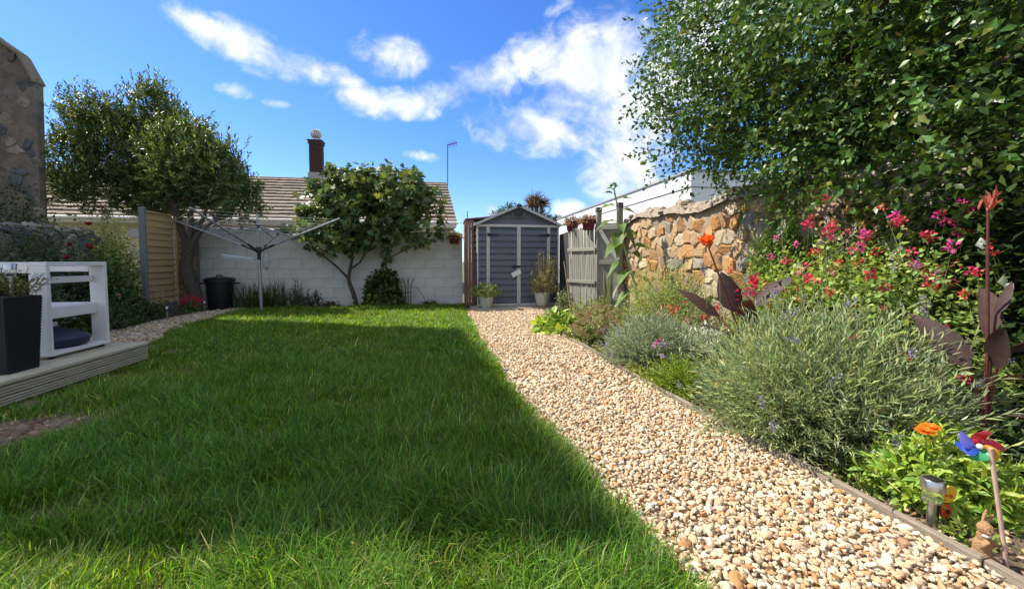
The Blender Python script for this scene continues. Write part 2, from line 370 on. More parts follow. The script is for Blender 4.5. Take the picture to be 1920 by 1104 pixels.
# ---- gravel
def ico(level):
    bm = bmesh.new(); bmesh.ops.create_icosphere(bm, subdivisions=level, radius=1)
    V = np.array([v.co[:] for v in bm.verts]); F = np.array([[v.index for v in f.verts] for f in bm.faces]); bm.free(); return V, F
def gravel(name, label, pts, size, level, seed, smooth):
    rng = np.random.default_rng(seed); V0, F0 = ico(level); k = len(V0); n = len(pts)
    tpl = np.stack([V0 * (1 + .26 * np.sin(V0 @ rng.normal(0, 1.6, 3) + rng.uniform(0, 6))[:, None] + rng.normal(0, .11, (k, 1))) for _ in range(24)])
    for T_ in tpl:
        for _ in range(9):
            nv = rng.normal(0, 1, 3); nv /= np.linalg.norm(nv); h_ = rng.uniform(.5, .8); e_ = np.maximum(T_ @ nv - h_, 0); T_ -= e_[:, None] * nv
    T = tpl[rng.integers(0, 24, n)] * (size * rng.lognormal(-.06, .29, n))[:, None, None] * np.stack([rng.uniform(.85, 1.5, n), rng.uniform(.7, 1.05, n), rng.uniform(.5, .8, n)], 1)[:, None]
    def rot(ax, a):
        c, s = np.cos(a), np.sin(a); o = np.zeros((n, 3, 3)); i, j = [(1, 2), (2, 0), (0, 1)][ax]
        o[:, ax, ax] = 1; o[:, i, i] = c; o[:, j, j] = c; o[:, i, j] = -s; o[:, j, i] = s; return o
    T = np.einsum('nij,nkj->nki', rot(2, rng.uniform(0, 6.28, n)) @ rot(0, rng.normal(0, .45, n)) @ rot(1, rng.normal(0, .45, n)), T) + pts[:, None]
    pal = np.array([(.62, .52, .39), (.67, .60, .49), (.54, .40, .25), (.48, .28, .13), (.40, .35, .29), (.32, .21, .13), (.60, .47, .33), (.70, .65, .57)])
    c = pal[rng.choice(len(pal), n, p=[.25, .18, .15, .10, .05, .03, .15, .09])] * rng.lognormal(0, .14, (n, 1))
    F = (F0[None] + (np.arange(n) * k)[:, None, None]).reshape(-1, 3)
    me = mesh_np(name, T.reshape(-1, 3), [F], np.repeat(np.clip(c * [.93, .875, .80], 0, .9), k, axis=0), smooth)
    return link(name, me, mat('gravel_stone', (1, 1, 1), .75, .16, 70, .3, 160, attr=True, col2=(.86, .82, .76), spec=.3), None, kind='stuff', label=label, cat='gravel')
def grid_pts(rng, x0, x1, y0, y1, cell, jit, z):
    gx, gy = np.meshgrid(np.arange(x0, x1, cell), np.arange(y0, y1, cell)); n = gx.size
    return np.stack([gx.ravel() + rng.normal(0, jit, n), gy.ravel() + rng.normal(0, jit, n), z + rng.uniform(-.003, .009, n)], 1)
def path_gravel():
    rng = np.random.default_rng(9)
    near = np.concatenate([grid_pts(rng, .5, 1.85, .75, 2.9, .0168, .005, .005), grid_pts(rng, .5, 1.85, .75, 2.9, .028, .009, .014)])
    far = np.concatenate([grid_pts(rng, .4, 2.7, 2.9, 8.3, .0235, .007, .005), grid_pts(rng, .4, 2.7, 2.9, 8.3, .04, .012, .014)])
    def keep(p):
        l = ix(PL, p[:, 1]) + .02 * wob(p[:, 0] * 0, p[:, 1], 41, 2); r = ix(PR, p[:, 1]) - .02
        return p[(p[:, 0] > l - .02) & (p[:, 0] < r)]
    gravel('gravel', 'cream and tan stone chippings on the near stretch of the garden path', keep(near[near[:, 1] < 1.55]), .0122, 2, 1, False)
    gravel('gravel', 'cream and tan stone chippings on the path beside the big lavender', keep(near[near[:, 1] >= 1.55]), .0128, 1, 6, False)
    gravel('gravel', 'cream and tan stone chippings on the far stretch of path towards the shed', keep(far), .0155, 1, 2, False)
    p = np.concatenate([grid_pts(rng, -4.8, -3.0, 4.4, 9.3, .034, .01, .006), grid_pts(rng, -4.8, -3.0, 4.4, 9.3, .07, .02, .018)])
    p = p[(p[:, 0] < ix(LI, p[:, 1]) + .01) & (p[:, 0] > ix(LO, p[:, 1]) + .03)]
    gravel('gravel', 'pale stone chippings in the narrow strip beside the timber fence', p, .021, 1, 3, False)
    # stray stones in the bed
    n = 260; y = rng.uniform(.8, 3, n); x = ix(PR, y) + .05 + np.abs(rng.normal(0, .3, n))
    gravel('gravel', 'stray stones scattered on the flower bed soil by the edging', np.stack([x, y, np.full(n, .0)], 1), .012, 1, 4, False)
path_gravel()
def soil_crumbs():
    rng = np.random.default_rng(14); V0, F0 = ico(1); k = len(V0); n = 3600
    y = rng.uniform(.7, 3.2, n); x = ix(PR, y) + .03 + rng.uniform(0, 1.5, n)
    n2 = 900; x[:n2] = rng.normal(-2.5, .3, n2); y[:n2] = rng.normal(2.8, .25, n2)
    s = rng.lognormal(math.log(.008), .5, n); T = V0[None] * (1 + rng.normal(0, .2, (n, k, 1))) * s[:, None, None] + np.stack([x, y, np.full(n, -.008)], 1)[:, None]
    c = vcol(rng, n, (.21, .14, .08), .4, .1, (.36, .28, .19), .15)
    link('soil_crumbs', mesh_np('soil_crumbs', T.reshape(-1, 3), [(F0[None] + (np.arange(n) * k)[:, None, None]).reshape(-1, 3)], np.repeat(c, k, axis=0)),
         mat('soil_crumb', (1, 1, 1), .95, .2, 40, attr=True), None, kind='stuff', label='loose brown crumbs of soil and bark on bare earth', cat='soil')
soil_crumbs()

# ---- path edging boards
M_oldwood = mat('weathered_timber', (.20, .155, .11), .85, .3, 6, .6, 30, stretch=(14, 1.2, 14), col2=(.31, .26, .20), rnd=.12)
def edging(label, line, dx, seg, z1):
    t = thing('path_edging', label, 'edging board', (line[0][0], line[0][1], 0))
    for (a, b) in zip(line[:-1], line[1:]):
        d = Vector((b[0] - a[0], b[1] - a[1], 0)); c = Vector(((a[0] + b[0]) / 2 + dx, (a[1] + b[1]) / 2, z1 / 2 - .02))
        board('plank', M_oldwood, t, c, (.03, d.length - .006, z1 + .04), (0, 0, math.atan2(-d.x, d.y)), .005)
edging('worn timber board edging between the gravel path and flower bed', PR[:7], .01, 1, .035)
edging('thin timber edging along the bed in front of the feather-edge fence', LO[1:4], -.02, 1, .03)

# ================================================================== UNSEEN HOUSE (left, added out of view to cast the lawn shadow)
def voronoi(rng, x0, x1, y0, y1, cx, cy, inside=None):
    pts = []
    nx = max(1, int((x1 - x0) / cx)); ny = max(1, int((y1 - y0) / cy))
    for j in range(-1, ny + 1):
        for i in range(-1, nx + 1):
            pts.append((x0 + (i + .5 + (.5 if j % 2 else 0) + rng.uniform(-.36, .36)) * (x1 - x0) / nx, y0 + (j + .5 + rng.uniform(-.3, .3)) * (y1 - y0) / ny))
    pts = np.array(pts); out = []
    for i, p in enumerate(pts):
        poly = [(x0, y0), (x1, y0), (x1, y1), (x0, y1)]
        dd = np.hypot(*(pts - p).T); order = np.argsort(dd)[1:14]
        for j in order:
            q = pts[j]; m = (p + q) / 2; nn = q - p; new = []
            for a, b in zip(poly, poly[1:] + poly[:1]):
                da = (a[0] - m[0]) * nn[0] + (a[1] - m[1]) * nn[1]; db = (b[0] - m[0]) * nn[0] + (b[1] - m[1]) * nn[1]
                if da <= 0: new.append(a)
                if da * db < 0: t = da / (da - db); new.append((a[0] + (b[0] - a[0]) * t, a[1] + (b[1] - a[1]) * t))
            poly = new
            if len(poly) < 3: break
        if len(poly) >= 3:
            c = np.mean(poly, axis=0)
            if inside is None or inside(c[0], c[1]): out.append((np.array(poly), c))
    return out
def stone_piece(rng, poly, c, to3, gap, depth, m, parent, name='stone'):
    """one rubble stone: an irregular polygon pushed out of the wall with a rounded, uneven face"""
    P = np.array(poly); rad = np.linalg.norm(P - c, axis=1).mean()
    # split long edges for an uneven outline
    Q = []
    for a, b in zip(P, np.roll(P, -1, axis=0)):
        Q.append(a)
        if np.linalg.norm(b - a) > .08: Q.append((a + b) / 2 + rng.normal(0, .012, 2))
    Q = np.array(Q); n = len(Q)
    k = max(.2, 1 - gap / max(rad, .03)); dep = depth * rng.uniform(.55, 1.3); tl = rng.normal(0, .16, 2)
    rings = []
    for s, dz in ((k, -.03), (k * .99, dep * .45), (k * .80, dep)):
        rings.append([to3(*(c + (q - c) * s * (1 + rng.normal(0, .03))), dz + (0 if dz < 0 else ((q - c) @ tl) * s) + rng.normal(0, .003)) for q in Q])
    vs = [v for r in rings for v in r] + [to3(c[0], c[1], dep * 1.06)]
    fs = [(r * n + i, r * n + (i + 1) % n, (r + 1) * n + (i + 1) % n, (r + 1) * n + i) for r in range(2) for i in range(n)]
    fs += [(2 * n + i, 2 * n + (i + 1) % n, 3 * n) for i in range(n)]
    me = bpy.data.meshes.new(name); me.from_pydata(vs, [], fs); me.update(); return link(name, me, m, parent)
M_gst = [mat('grey_rubble%d' % i, c, .9, .35, 9, .9, 40, rnd=.2) for i, c in enumerate([(.22, .19, .16), (.13, .135, .14), (.36, .30, .23)])]
M_render = mat('old_lime_render', (.32, .25, .18), .95, .3, 4, .8, 30, col2=(.15, .125, .105))
M_slate = mat('slate_roof', (.10, .10, .11), .8, .3, 6, .4, 30)
def shadow_caster():
    t = thing('shadow_house', 'unseen tall rendered house added to cast the lawn shadow', 'house', (-9.6, 7.4, 0))
    foot = [(-9.07, 9.83), (-8.66, 5.2), (-12.0, 5.8), (-12.0, 9.83)]; H = 12.6  # footprint and height shaped for the shadow edges on the lawn
    MB().prism([(x, y, -.02) for x, y in foot], (0, 0, H)).build('wall', M_render, t)
    MB().prism([(x + (.05 if x > -10 else -.1), y, H) for x, y in foot], (0, 0, .4)).build('parapet', M_slate, t)
    G = mat('window_glass_dark', (.02, .022, .025), .08, .1, 5, spec=.8)
    for z in (1.0, 4.0, 7.0, 10.0):
        for u in (.25, .72):
            x = -9.07 + .41 * u; y = 9.83 - 4.63 * u; w = MB().box((x - .03, y - .55, z), (x + .05, y + .55, z + 1.5)).build('window', mat('white_trim', (.74, .72, .66), .5, .06, 10), t)
            for dy in (-.27, .27): MB().box((x + .05, y + dy - .22, z + .08), (x + .06, y + dy + .22, z + 1.42)).build('pane', G, w)
M_gcap = mat('mossy_coping', (.24, .20, .14), .95, .4, 8, 1, 40, col2=(.30, .22, .13))
def gable():
    """free standing stone gable seen at the left edge of the picture"""
    t = thing('stone_gable', 'tall grey rubble stone gable end with a mossy sloping top', 'stone gable', (-7.7, 9.2, 0))
    prof = [(-8.5, 0), (-7.46, 0), (-7.37, 4.28), (-7.60, 4.78), (-7.95, 5.04), (-8.5, 5.5)]
    mb = MB(); mb.prism([(x, 9.02, z) for x, z in prof], (0, .14, 0)); mb.build('backing', M_render, t)
    rng = np.random.default_rng(5)
    ins = lambda x, z: x < -7.43 + .02 * z - .04 and z < np.interp(x, [-8.5, -7.95, -7.6, -7.31], [5.45, 5.0, 4.74, 4.25]) - .07
    for poly, c in voronoi(rng, -8.35, -7.34, 1.5, 5.4, .22, .17, ins):
        if rng.random() < .4: continue
        stone_piece(rng, poly, c, lambda a, b, d: (a, 9.02 - d, b), .022, .010, M_gst[rng.integers(0, 3)], t)
    cp = MB()
    for (a, b) in zip(prof[2:-1], prof[3:]):
        cp.bar((a[0], 9.08, a[1]), (b[0], 9.08, b[1]), .24, .06, (0, 1, 0) if False else (0, 0, 1))
    cp.build('coping', M_gcap, t, bevel=.02)
shadow_caster(); gable()

# ================================================================== BACK WALL OF WHITE BLOCKS
M_white = mat('white_masonry_paint', (.60, .575, .52), .85, .07, 3.5, .55, 60, rnd=.025, col2=(.70, .675, .615))
M_mortar = mat('painted_mortar', (.56, .54, .49), .9, .12, 12, .4, 60)
def back_wall():
    t = thing('block_wall', 'white painted concrete block wall behind the lawn and fig tree', 'wall', (-2.4, 9.86, 0))
    MB().box((-6.2, 9.766, -.05), (.462, 9.95, 1.66)).build('mortar', M_mortar, t)
    rng = np.random.default_rng(2); row = 0; z = -.06
    while z < 1.66:
        x = .46; first = .22 if row % 2 else .44
        while x > -6.1:
            w = first; first = .44
            h = min(.215, 1.68 - z)
            o = board('block', M_white, t, (x - w / 2, 9.82, z + h / 2), (w, .12, h), ch=.008)
            o.location.y += rng.normal(0, .0022); o.rotation_euler = (rng.normal(0, .004), 0, rng.normal(0, .003))
            x -= w + .009
        z += .224; row += 1
    # wavy sheet coping
    cp = MB(); n = 160; xs = np.linspace(-6.2, .30, n)
    top = [(x, 1.69 + .016 * math.sin(x * 26)) for x in xs]
    vs = [(x, 9.70, z) for x, z in top] + [(x, 9.97, z + .02) for x, z in top] + [(x, 9.70, z + .014) for x, z in top] + [(x, 9.97, z + .034) for x, z in top]
    fs = []
    for i in range(n - 1):
        fs += [(i, i + 1, n + i + 1, n + i), (2 * n + i, 3 * n + i, 3 * n + i + 1, 2 * n + i + 1), (i, 2 * n + i, 2 * n + i + 1, i + 1), (n + i, n + i + 1, 3 * n + i + 1, 3 * n + i)]
    cp.add(vs, fs).build('coping', mat('white_sheet_coping', (.66, .65, .62), .7, .15, 10), t)
back_wall()

# ================================================================== BUNGALOW
def bungalow():
    t = thing('bungalow', 'long low bungalow with brown tiled roof behind the white wall', 'house', (-6, 16, 0))
    MB().box((-15, 13.95, -.02), (.05, 20, 2.42)).build('wall', mat('cream_render', (.62, .56, .42), .85, .08, 8, .2, 60), t)
    M_t = mat('concrete_roof_tile', (.27, .22, .165), .9, .3, 5, .5, 40, rnd=.12, col2=(.19, .15, .115))
    rf = MB().add([(-15, 13.5, 2.27), (.44, 13.5, 2.27), (.17, 17, 4.13), (-15, 17, 4.13), (-15, 20.5, 2.27), (.44, 20.5, 2.27), (-15, 13.5, 2.22), (.44, 13.5, 2.22), (.44, 20.5, 2.22), (-15, 20.5, 2.22)],
                  [(0, 1, 2, 3), (3, 2, 5, 4), (6, 7, 8, 9), (1, 5, 2), (0, 3, 4), (0, 6, 7, 1), (7, 8, 5, 1), (4, 5, 8, 9), (0, 4, 9, 6)]).build('roof', M_t, t)
    n = 13; rng = np.random.default_rng(8)
    for i in range(n):   # each course of tiles, its lower lip standing proud
        u0 = i / n; u1 = (i + 1) / n + .03
        def pt(u, x, dz): return (x, 13.46 + 3.54 * u, 2.25 + 1.88 * u + dz)
        xr0 = .48 - .28 * u0; xr1 = .48 - .28 * min(u1, 1); m = MB(); nt = 52; xs = np.linspace(-15, xr0, nt)
        vs = []; fs = []
        for k in range(nt - 1):
            a, b = xs[k], xs[k + 1] - .012; j = rng.normal(0, .006); o = len(vs)
            b1 = b - (xr0 - xr1 if k == nt - 2 else 0)
            vs += [pt(u0, a, .115 + j), pt(u0, b, .115 + j), pt(u1, b1, .03), pt(u1, a, .03), pt(u0, a, .02), pt(u0, b, .02), pt(u1, b1, .0), pt(u1, a, .0)]
            fs += [tuple(q + o for q in f) for f in ((0, 1, 2, 3), (0, 4, 5, 1), (1, 5, 6, 2), (0, 3, 7, 4))]
        m.add(vs, fs).build('tile_course', M_t, rf)
    rd = MB()
    for k in range(34):
        x = .17 - k * .45; rd.tube([(x, 17, 4.13), (x - .44, 17, 4.13)], .105, 8)
    rd.build('ridge_tiles', M_t, rf)
    MW = mat('white_trim', (.74, .72, .66), .5, .06, 10)
    MB().box((-15, 13.44, 2.13), (.46, 13.475, 2.275)).build('fascia', MW, t)
    MB().tube([(-15, 13.40, 2.25), (.50, 13.40, 2.25)], .05, 8).build('gutter', MW, t, smooth=True)
    MB().box((-15, 13.48, 2.11), (.44, 13.94, 2.135)).build('soffit', MW, t)
    MB().tube([(.0, 13.85, 2.1), (.0, 13.85, 0)], .035, 8).build('downpipe', MW, t, smooth=True)
    G = mat('window_glass_dark', (.02, .022, .025), .08, .1, 5, spec=.8); RC = mat('red_curtain', (.22, .015, .015), .7, .2, 20)
    for k, (x0, x1) in enumerate([(-8.6, -6.6), (-6.4, -4.4), (-3.0, -1.8)]):
        w = MB().box((x0, 13.90, .95), (x1, 13.955, 2.08)).build('window', mat('window_frame_cream', (.66, .60, .45), .5, .05, 10), t)
        for a, b in ((x0 + .08, (x0 + x1) / 2 - .03), ((x0 + x1) / 2 + .03, x1 - .08)):
            MB().box((a, 13.885, 1.02), (b, 13.896, 2.0)).build('pane', RC if (k == 1 and a < -5.6) or k == 0 and a > -7.7 else G, w)
    # chimney
    MBk = mat('chimney_brick', (.085, .038, .030), .9, .4, 14, .5, 60, col2=(.045, .028, .025)); bm = MB(); z = 4.42; r = 0
    MB().box((-4.985, 16.84, 4.4), (-4.595, 17.16, 5.58)).build('chimney_core', mat('chimney_mortar', (.16, .13, .11), .9, .2, 10), t)
    while z < 5.56:
        for (ax, y0) in ((0, 16.822), (0, 17.178)):
            x = -5.01 - (.11 if r % 2 else 0)
            while x < -4.58:
                a, b = max(x, -5.01), min(x + .21, -4.57); bm.box((a, y0 - .012, z), (b, y0 + .012, z + .062)) if b - a > .03 else None; x += .222
        y = 16.81 - (.11 if r % 2 else 0)
        for xs in (-4.998, -4.582):
            yy = y
            while yy < 17.18:
                a, b = max(yy, 16.812), min(yy + .21, 17.188); bm.box((xs - .012, a, z), (xs + .012, b, z + .062)) if b - a > .03 else None; yy += .222
        z += .074; r += 1
    bm.box((-5.04, 16.78, 5.50), (-4.54, 17.22, 5.60)); bm.box((-5.06, 16.76, 5.605), (-4.52, 17.24, 5.65))
    ch = bm.build('chimney', MBk, t)
    MB().box((-5.05, 16.77, 3.9), (-4.53, 17.23, 4.415)).build('flashing', mat('lead_flashing', (.33, .32, .29), .7, .2, 10), ch)
    cw = MB(); cw.lathe([(.13, 0), (.13, .08), (.10, .1)], (-4.79, 17, 5.65), 14)
    for k in range(16):
        a = 2 * math.pi * k / 16; cw.tube([(-4.79 + .19 * math.sin(p) * math.cos(a + p * .3), 17 + .19 * math.sin(p) * math.sin(a + p * .3), 5.90 - .19 * math.cos(p)) for p in np.linspace(.5, 2.9, 7)], .018, 4)
    cw.ell((-4.79, 17, 5.90), (.15, .15, .16), 12, 8)
    cw.build('cowl', mat('galvanised_cowl', (.55, .54, .5), .45, .2, 20, metal=.5), ch, smooth=True)
    a = thing('aerial', 'thin television aerial mast at the end of the tiled roof', 'aerial', (.22, 17, 4.2)); MA = mat('aerial_metal', (.16, .16, .17), .5, .1, 10, metal=.6)
    MB().tube([(.22, 17, 3.6), (.24, 17, 5.78)], .022, 6).build('mast', MA, a)
    d = MB(); d.bar((.22, 17, 5.72), (.62, 16.8, 5.80), .03, .03)
    for k in range(6): q = Vector((.30 + .055 * k, 17 - .028 * k, 5.735 + .012 * k)); d.bar(q + Vector((0.03, .12, -.09)), q + Vector((-.03, -.12, .09)), .012, .012)
    d.build('antenna', MA, a)
bungalow()

# ================================================================== WHITE FLAT-ROOFED EXTENSION beyond the stone wall
def extension():
    t = thing('white_extension', 'white flat-roofed building beyond the stone wall', 'building', (6.5, 12, 0))
    W = mat('white_render', (.80, .79, .76), .75, .03, 3, .1, 60); Wt = mat('white_upvc', (.74, .76, .78), .4, .03, 3)
    MB().box((5.45, 8.28, -.02), (9, 18.8, 2.64)).build('wall', W, t)
    MB().box((5.425, 8.255, 2.655), (9.1, 18.9, 2.985)).build('fascia', Wt, t)
    MB().box((5.39, 8.22, 2.99), (9.13, 18.93, 3.035)).build('roof_edge', mat('grey_roof_edge', (.33, .32, .31), .7, .15, 10), t)
    for x in (6.55,): MB().box((x, 8.246, 2.66), (x + .012, 8.254, 2.98)).build('joint', mat('joint_grey', (.4, .42, .45), .7), t)
extension()

# ================================================================== STONE WALL ON THE RIGHT
M_st = [mat('granite_rubble%d' % i, c, .9, .28, 10, .7, 45, rnd=.16, col2=c2) for i, (c, c2) in enumerate([
    ((.44, .24, .095), (.36, .18, .065)), ((.46, .32, .17), (.37, .23, .11)), ((.47, .38, .26), (.38, .29, .18)), ((.29, .19, .125), (.23, .15, .10)), ((.24, .215, .18), (.30, .26, .20)), ((.40, .27, .15), (.45, .33, .20)), ((.34, .18, .085), (.40, .25, .125))])]
M_lime = mat('lime_mortar', (.40, .33, .245), .95, .3, 8, 1.0, 50, col2=(.29, .23, .165))
def wall_top(y): return 1.80 + .035 * math.sin(y * 2.3) + .025 * math.sin(y * 6.1 + 1) - .05 * max(0, y - 6.2)
def stone_wall():
    t = thing('stone_wall', 'orange and buff rubble stone garden wall along the flower bed', 'wall', (3.4, 4, 0))
    mb = MB(); ys = np.linspace(-2.0, 7.0, 60); vs = []
    for y in ys: h = wall_top(y) - .12; vs += [(3.23, y, -.1), (3.23, y, h), (3.62, y, h), (3.62, y, -.1)]
    n = len(ys); fs = [(4 * i + k, 4 * i + (k + 1) % 4, 4 * i + 4 + (k + 1) % 4, 4 * i + 4 + k) for i in range(n - 1) for k in range(4)] + [(3, 2, 1, 0), tuple(4 * (n - 1) + k for k in range(4))]
    mb.add(vs, fs).build('core', M_lime, t)
    rng = np.random.default_rng(21)
    cells = voronoi(rng, 2.3, 7.0, .40, 1.70, .20, .155, lambda y, z: wall_top(y) - .17 > z > (1.05 if y < 3.5 else .55))
    for poly, c in cells:
        stone_piece(rng, poly, c, lambda a, b, d: (3.23 - d, a, b), .006, .026, M_st[rng.choice(7, p=[.25, .2, .13, .1, .09, .12, .11])], t)
    # rough mortared stones laid on top
    cap = MB(); ns = 150; nc = 9; ys = np.linspace(-1.5, 7.02, ns); vs = []
    for i, y in enumerate(ys):
        for k in range(nc):
            a = math.pi * k / (nc - 1); r = 1 + .35 * math.sin(y * 7 + k) * rng.uniform(.4, 1) + rng.normal(0, .13)
            vs.append((3.42 - .25 * math.cos(a) + rng.normal(0, .012), y + rng.normal(0, .012), wall_top(y) - .16 + (.115 * math.sin(a) + .03) * max(.3, r)))
    cap.add(vs, [(i * nc + k, i * nc + k + 1, (i + 1) * nc + k + 1, (i + 1) * nc + k) for i in range(ns - 1) for k in range(nc - 1)])
    cap.build('mortar_cap', mat('rough_cap_mortar', (.27, .225, .165), .95, .4, 14, 1, 60, col2=(.40, .335, .255)), t)
    for i in range(34):
        y = 3.0 + i * .115 + rng.uniform(-.03, .03); m = MB(); s = rng.uniform(.05, .12)
        m.ell((0, 0, 0), (s * .9, s * rng.uniform(.8, 1.5), s * rng.uniform(.4, .7)), 7, 5)
        m.v = [tuple(np.array(v) * (1 + rng.normal(0, .14))) for v in m.v]
        o = m.build('cap_stone', mat('cap_stone%d' % (i % 3), [(.33, .27, .20), (.27, .22, .165), (.38, .31, .21)][i % 3], .95, .3, 12, .8, 50, rnd=.2), t)
        o.location = (3.42 + rng.uniform(-.2, .05), y, wall_top(y) - .05 + rng.uniform(-.02, .03)); o.rotation_euler = (rng.normal(0, .5), rng.normal(0, .3), rng.uniform(0, 3))
    MB().box((3.10, 6.86, -.05), (3.62, 7.20, 1.60)).build('white_end', M_white, t, bevel=.01)
    MB().prism([(3.10, 6.86, 1.6), (3.62, 6.86, 1.6), (3.62, 6.86, 1.74)], (0, .34, 0)).build('sloping_end_cap', M_white, t)
stone_wall()

# ================================================================== FENCES AND GATE
M_lap = mat('golden_fence_board', (.42, .27, .115), .8, .3, 5, .4, 40, stretch=(2, 2, 22), rnd=.16, col2=(.54, .37, .18))
M_cpost = mat('concrete_post', (.17, .17, .165), .9, .15, 20, .4, 80)
def lap_fence():
    t = thing('lap_fence', 'golden-brown overlapping board fence panels between grey posts', 'fence', (-5.2, 8.9, 0))
    rng = np.random.default_rng(4)
    ysegs = [(8.20, 8.98), (9.03, 9.72)]
    for (a, b) in ysegs:
        z = .22; i = 0
        while z < 1.80:
            o = board('plank', M_lap, t, (-5.205 + rng.normal(0, .002), (a + b) / 2, z + .065), (.016, b - a - .004, .152), (rng.normal(0, .006), R(-13), 0), .004)
            z += .118; i += 1
        board('cap_rail', M_lap, t, (-5.20, (a + b) / 2, 1.885), (.05, b - a, .03))
        board('gravel_board', M_cpost, t, (-5.21, (a + b) / 2, .08), (.05, b - a, .26))
    for y in (9.005,): board('batten', M_lap, t, (-5.165, y, 1.0), (.03, .04, 1.75))
    for y, h in ((8.16, 1.95), (9.76 - .05, 1.9)): board('post', M_cpost, t, (-5.2, y, h / 2), (.10, .06, h), ch=.012)
lap_fence()
M_sage = mat('sage_grey_fence_paint', (.20, .20, .165), .8, .18, 8, .3, 60, stretch=(6, 6, 1), rnd=.14, col2=(.26, .255, .215))
M_dark = mat('dark_timber', (.045, .04, .036), .85, .3, 10)
def picket():
    t = thing('picket_fence', 'grey-green vertical slat fence panel between the shed and gate', 'fence', (2.6, 7.4, 0))
    A = Vector((2.47, 7.72, 0)); B = Vector((2.74, 6.98, 0)); d = B - A; ang = math.atan2(d.y, d.x); nrm_ = Vector((d.y, -d.x, 0)).normalized()
    if nrm_.y > 0: nrm_ = -nrm_
    rng = np.random.default_rng(6); n = 13
    for i in range(n):
        p = A + d * ((i + .5) / n); h = 1.57 + rng.normal(0, .012)
        board('slat', M_sage, t, (p.x, p.y, h / 2 + .06), (.0545, .016, h), (rng.normal(0, .01), rng.normal(0, .012), ang), .003)
    for z in (.62, 1.22): c = (A + B) / 2 + nrm_ * .03; board('rail', M_sage, t, (c.x, c.y, z), (d.length + .02, .035, .06), (0, 0, ang))
    MB().bar((2.50, 7.76, .8), (2.62, 8.9, .8), .02, 1.6).build('back_panel', M_dark, t)
    g = thing('garden_gate', 'narrow grey-green ledged gate with a diagonal brace', 'gate', (2.87, 6.86, 0))
    A = Vector((2.80, 6.95, 0)); B = Vector((3.06, 6.72, 0)); d = B - A; ang = math.atan2(d.y, d.x); q = Vector((-.66, -.75, 0)) * .03
    for i in range(4):
        p = A + d * ((i + .5) / 4); board('slat', M_sage, g, (p.x, p.y, .88), (d.length / 4 - .004, .018, 1.60), (0, 0, ang), .003)
    c = (A + B) / 2 + q
    for z in (.35, .98, 1.60): board('rail', M_sage, g, (c.x, c.y, z), (d.length, .03, .075), (0, 0, ang))
    m = MB().bar(A + q + Vector((0, 0, 1.57)), B + q + Vector((0, 0, 1.02)), .03, .07); m.build('brace', mat('pale_brace', (.36, .36, .31), .8, .15, 8), g)
    for (x, y, h, lab) in ((2.78, 6.99, 1.88, 'square dark-capped post between the slat fence and gate'), (3.08, 6.76, 1.94, 'square dark-capped post against the white wall end')):
        p = thing('gate_post', lab, 'post', (x, y, 0), 'gate posts')
        board('post', M_sage, p, (x, y, h / 2), (.09, .09, h), ch=.006); MB().box((x - .05, y - .05, h + .001), (x + .05, y + .05, h + .09)).build('cap', mat('dark_post_cap', (.09, .085, .08), .8, .2, 20), p, bevel=.012)
picket()

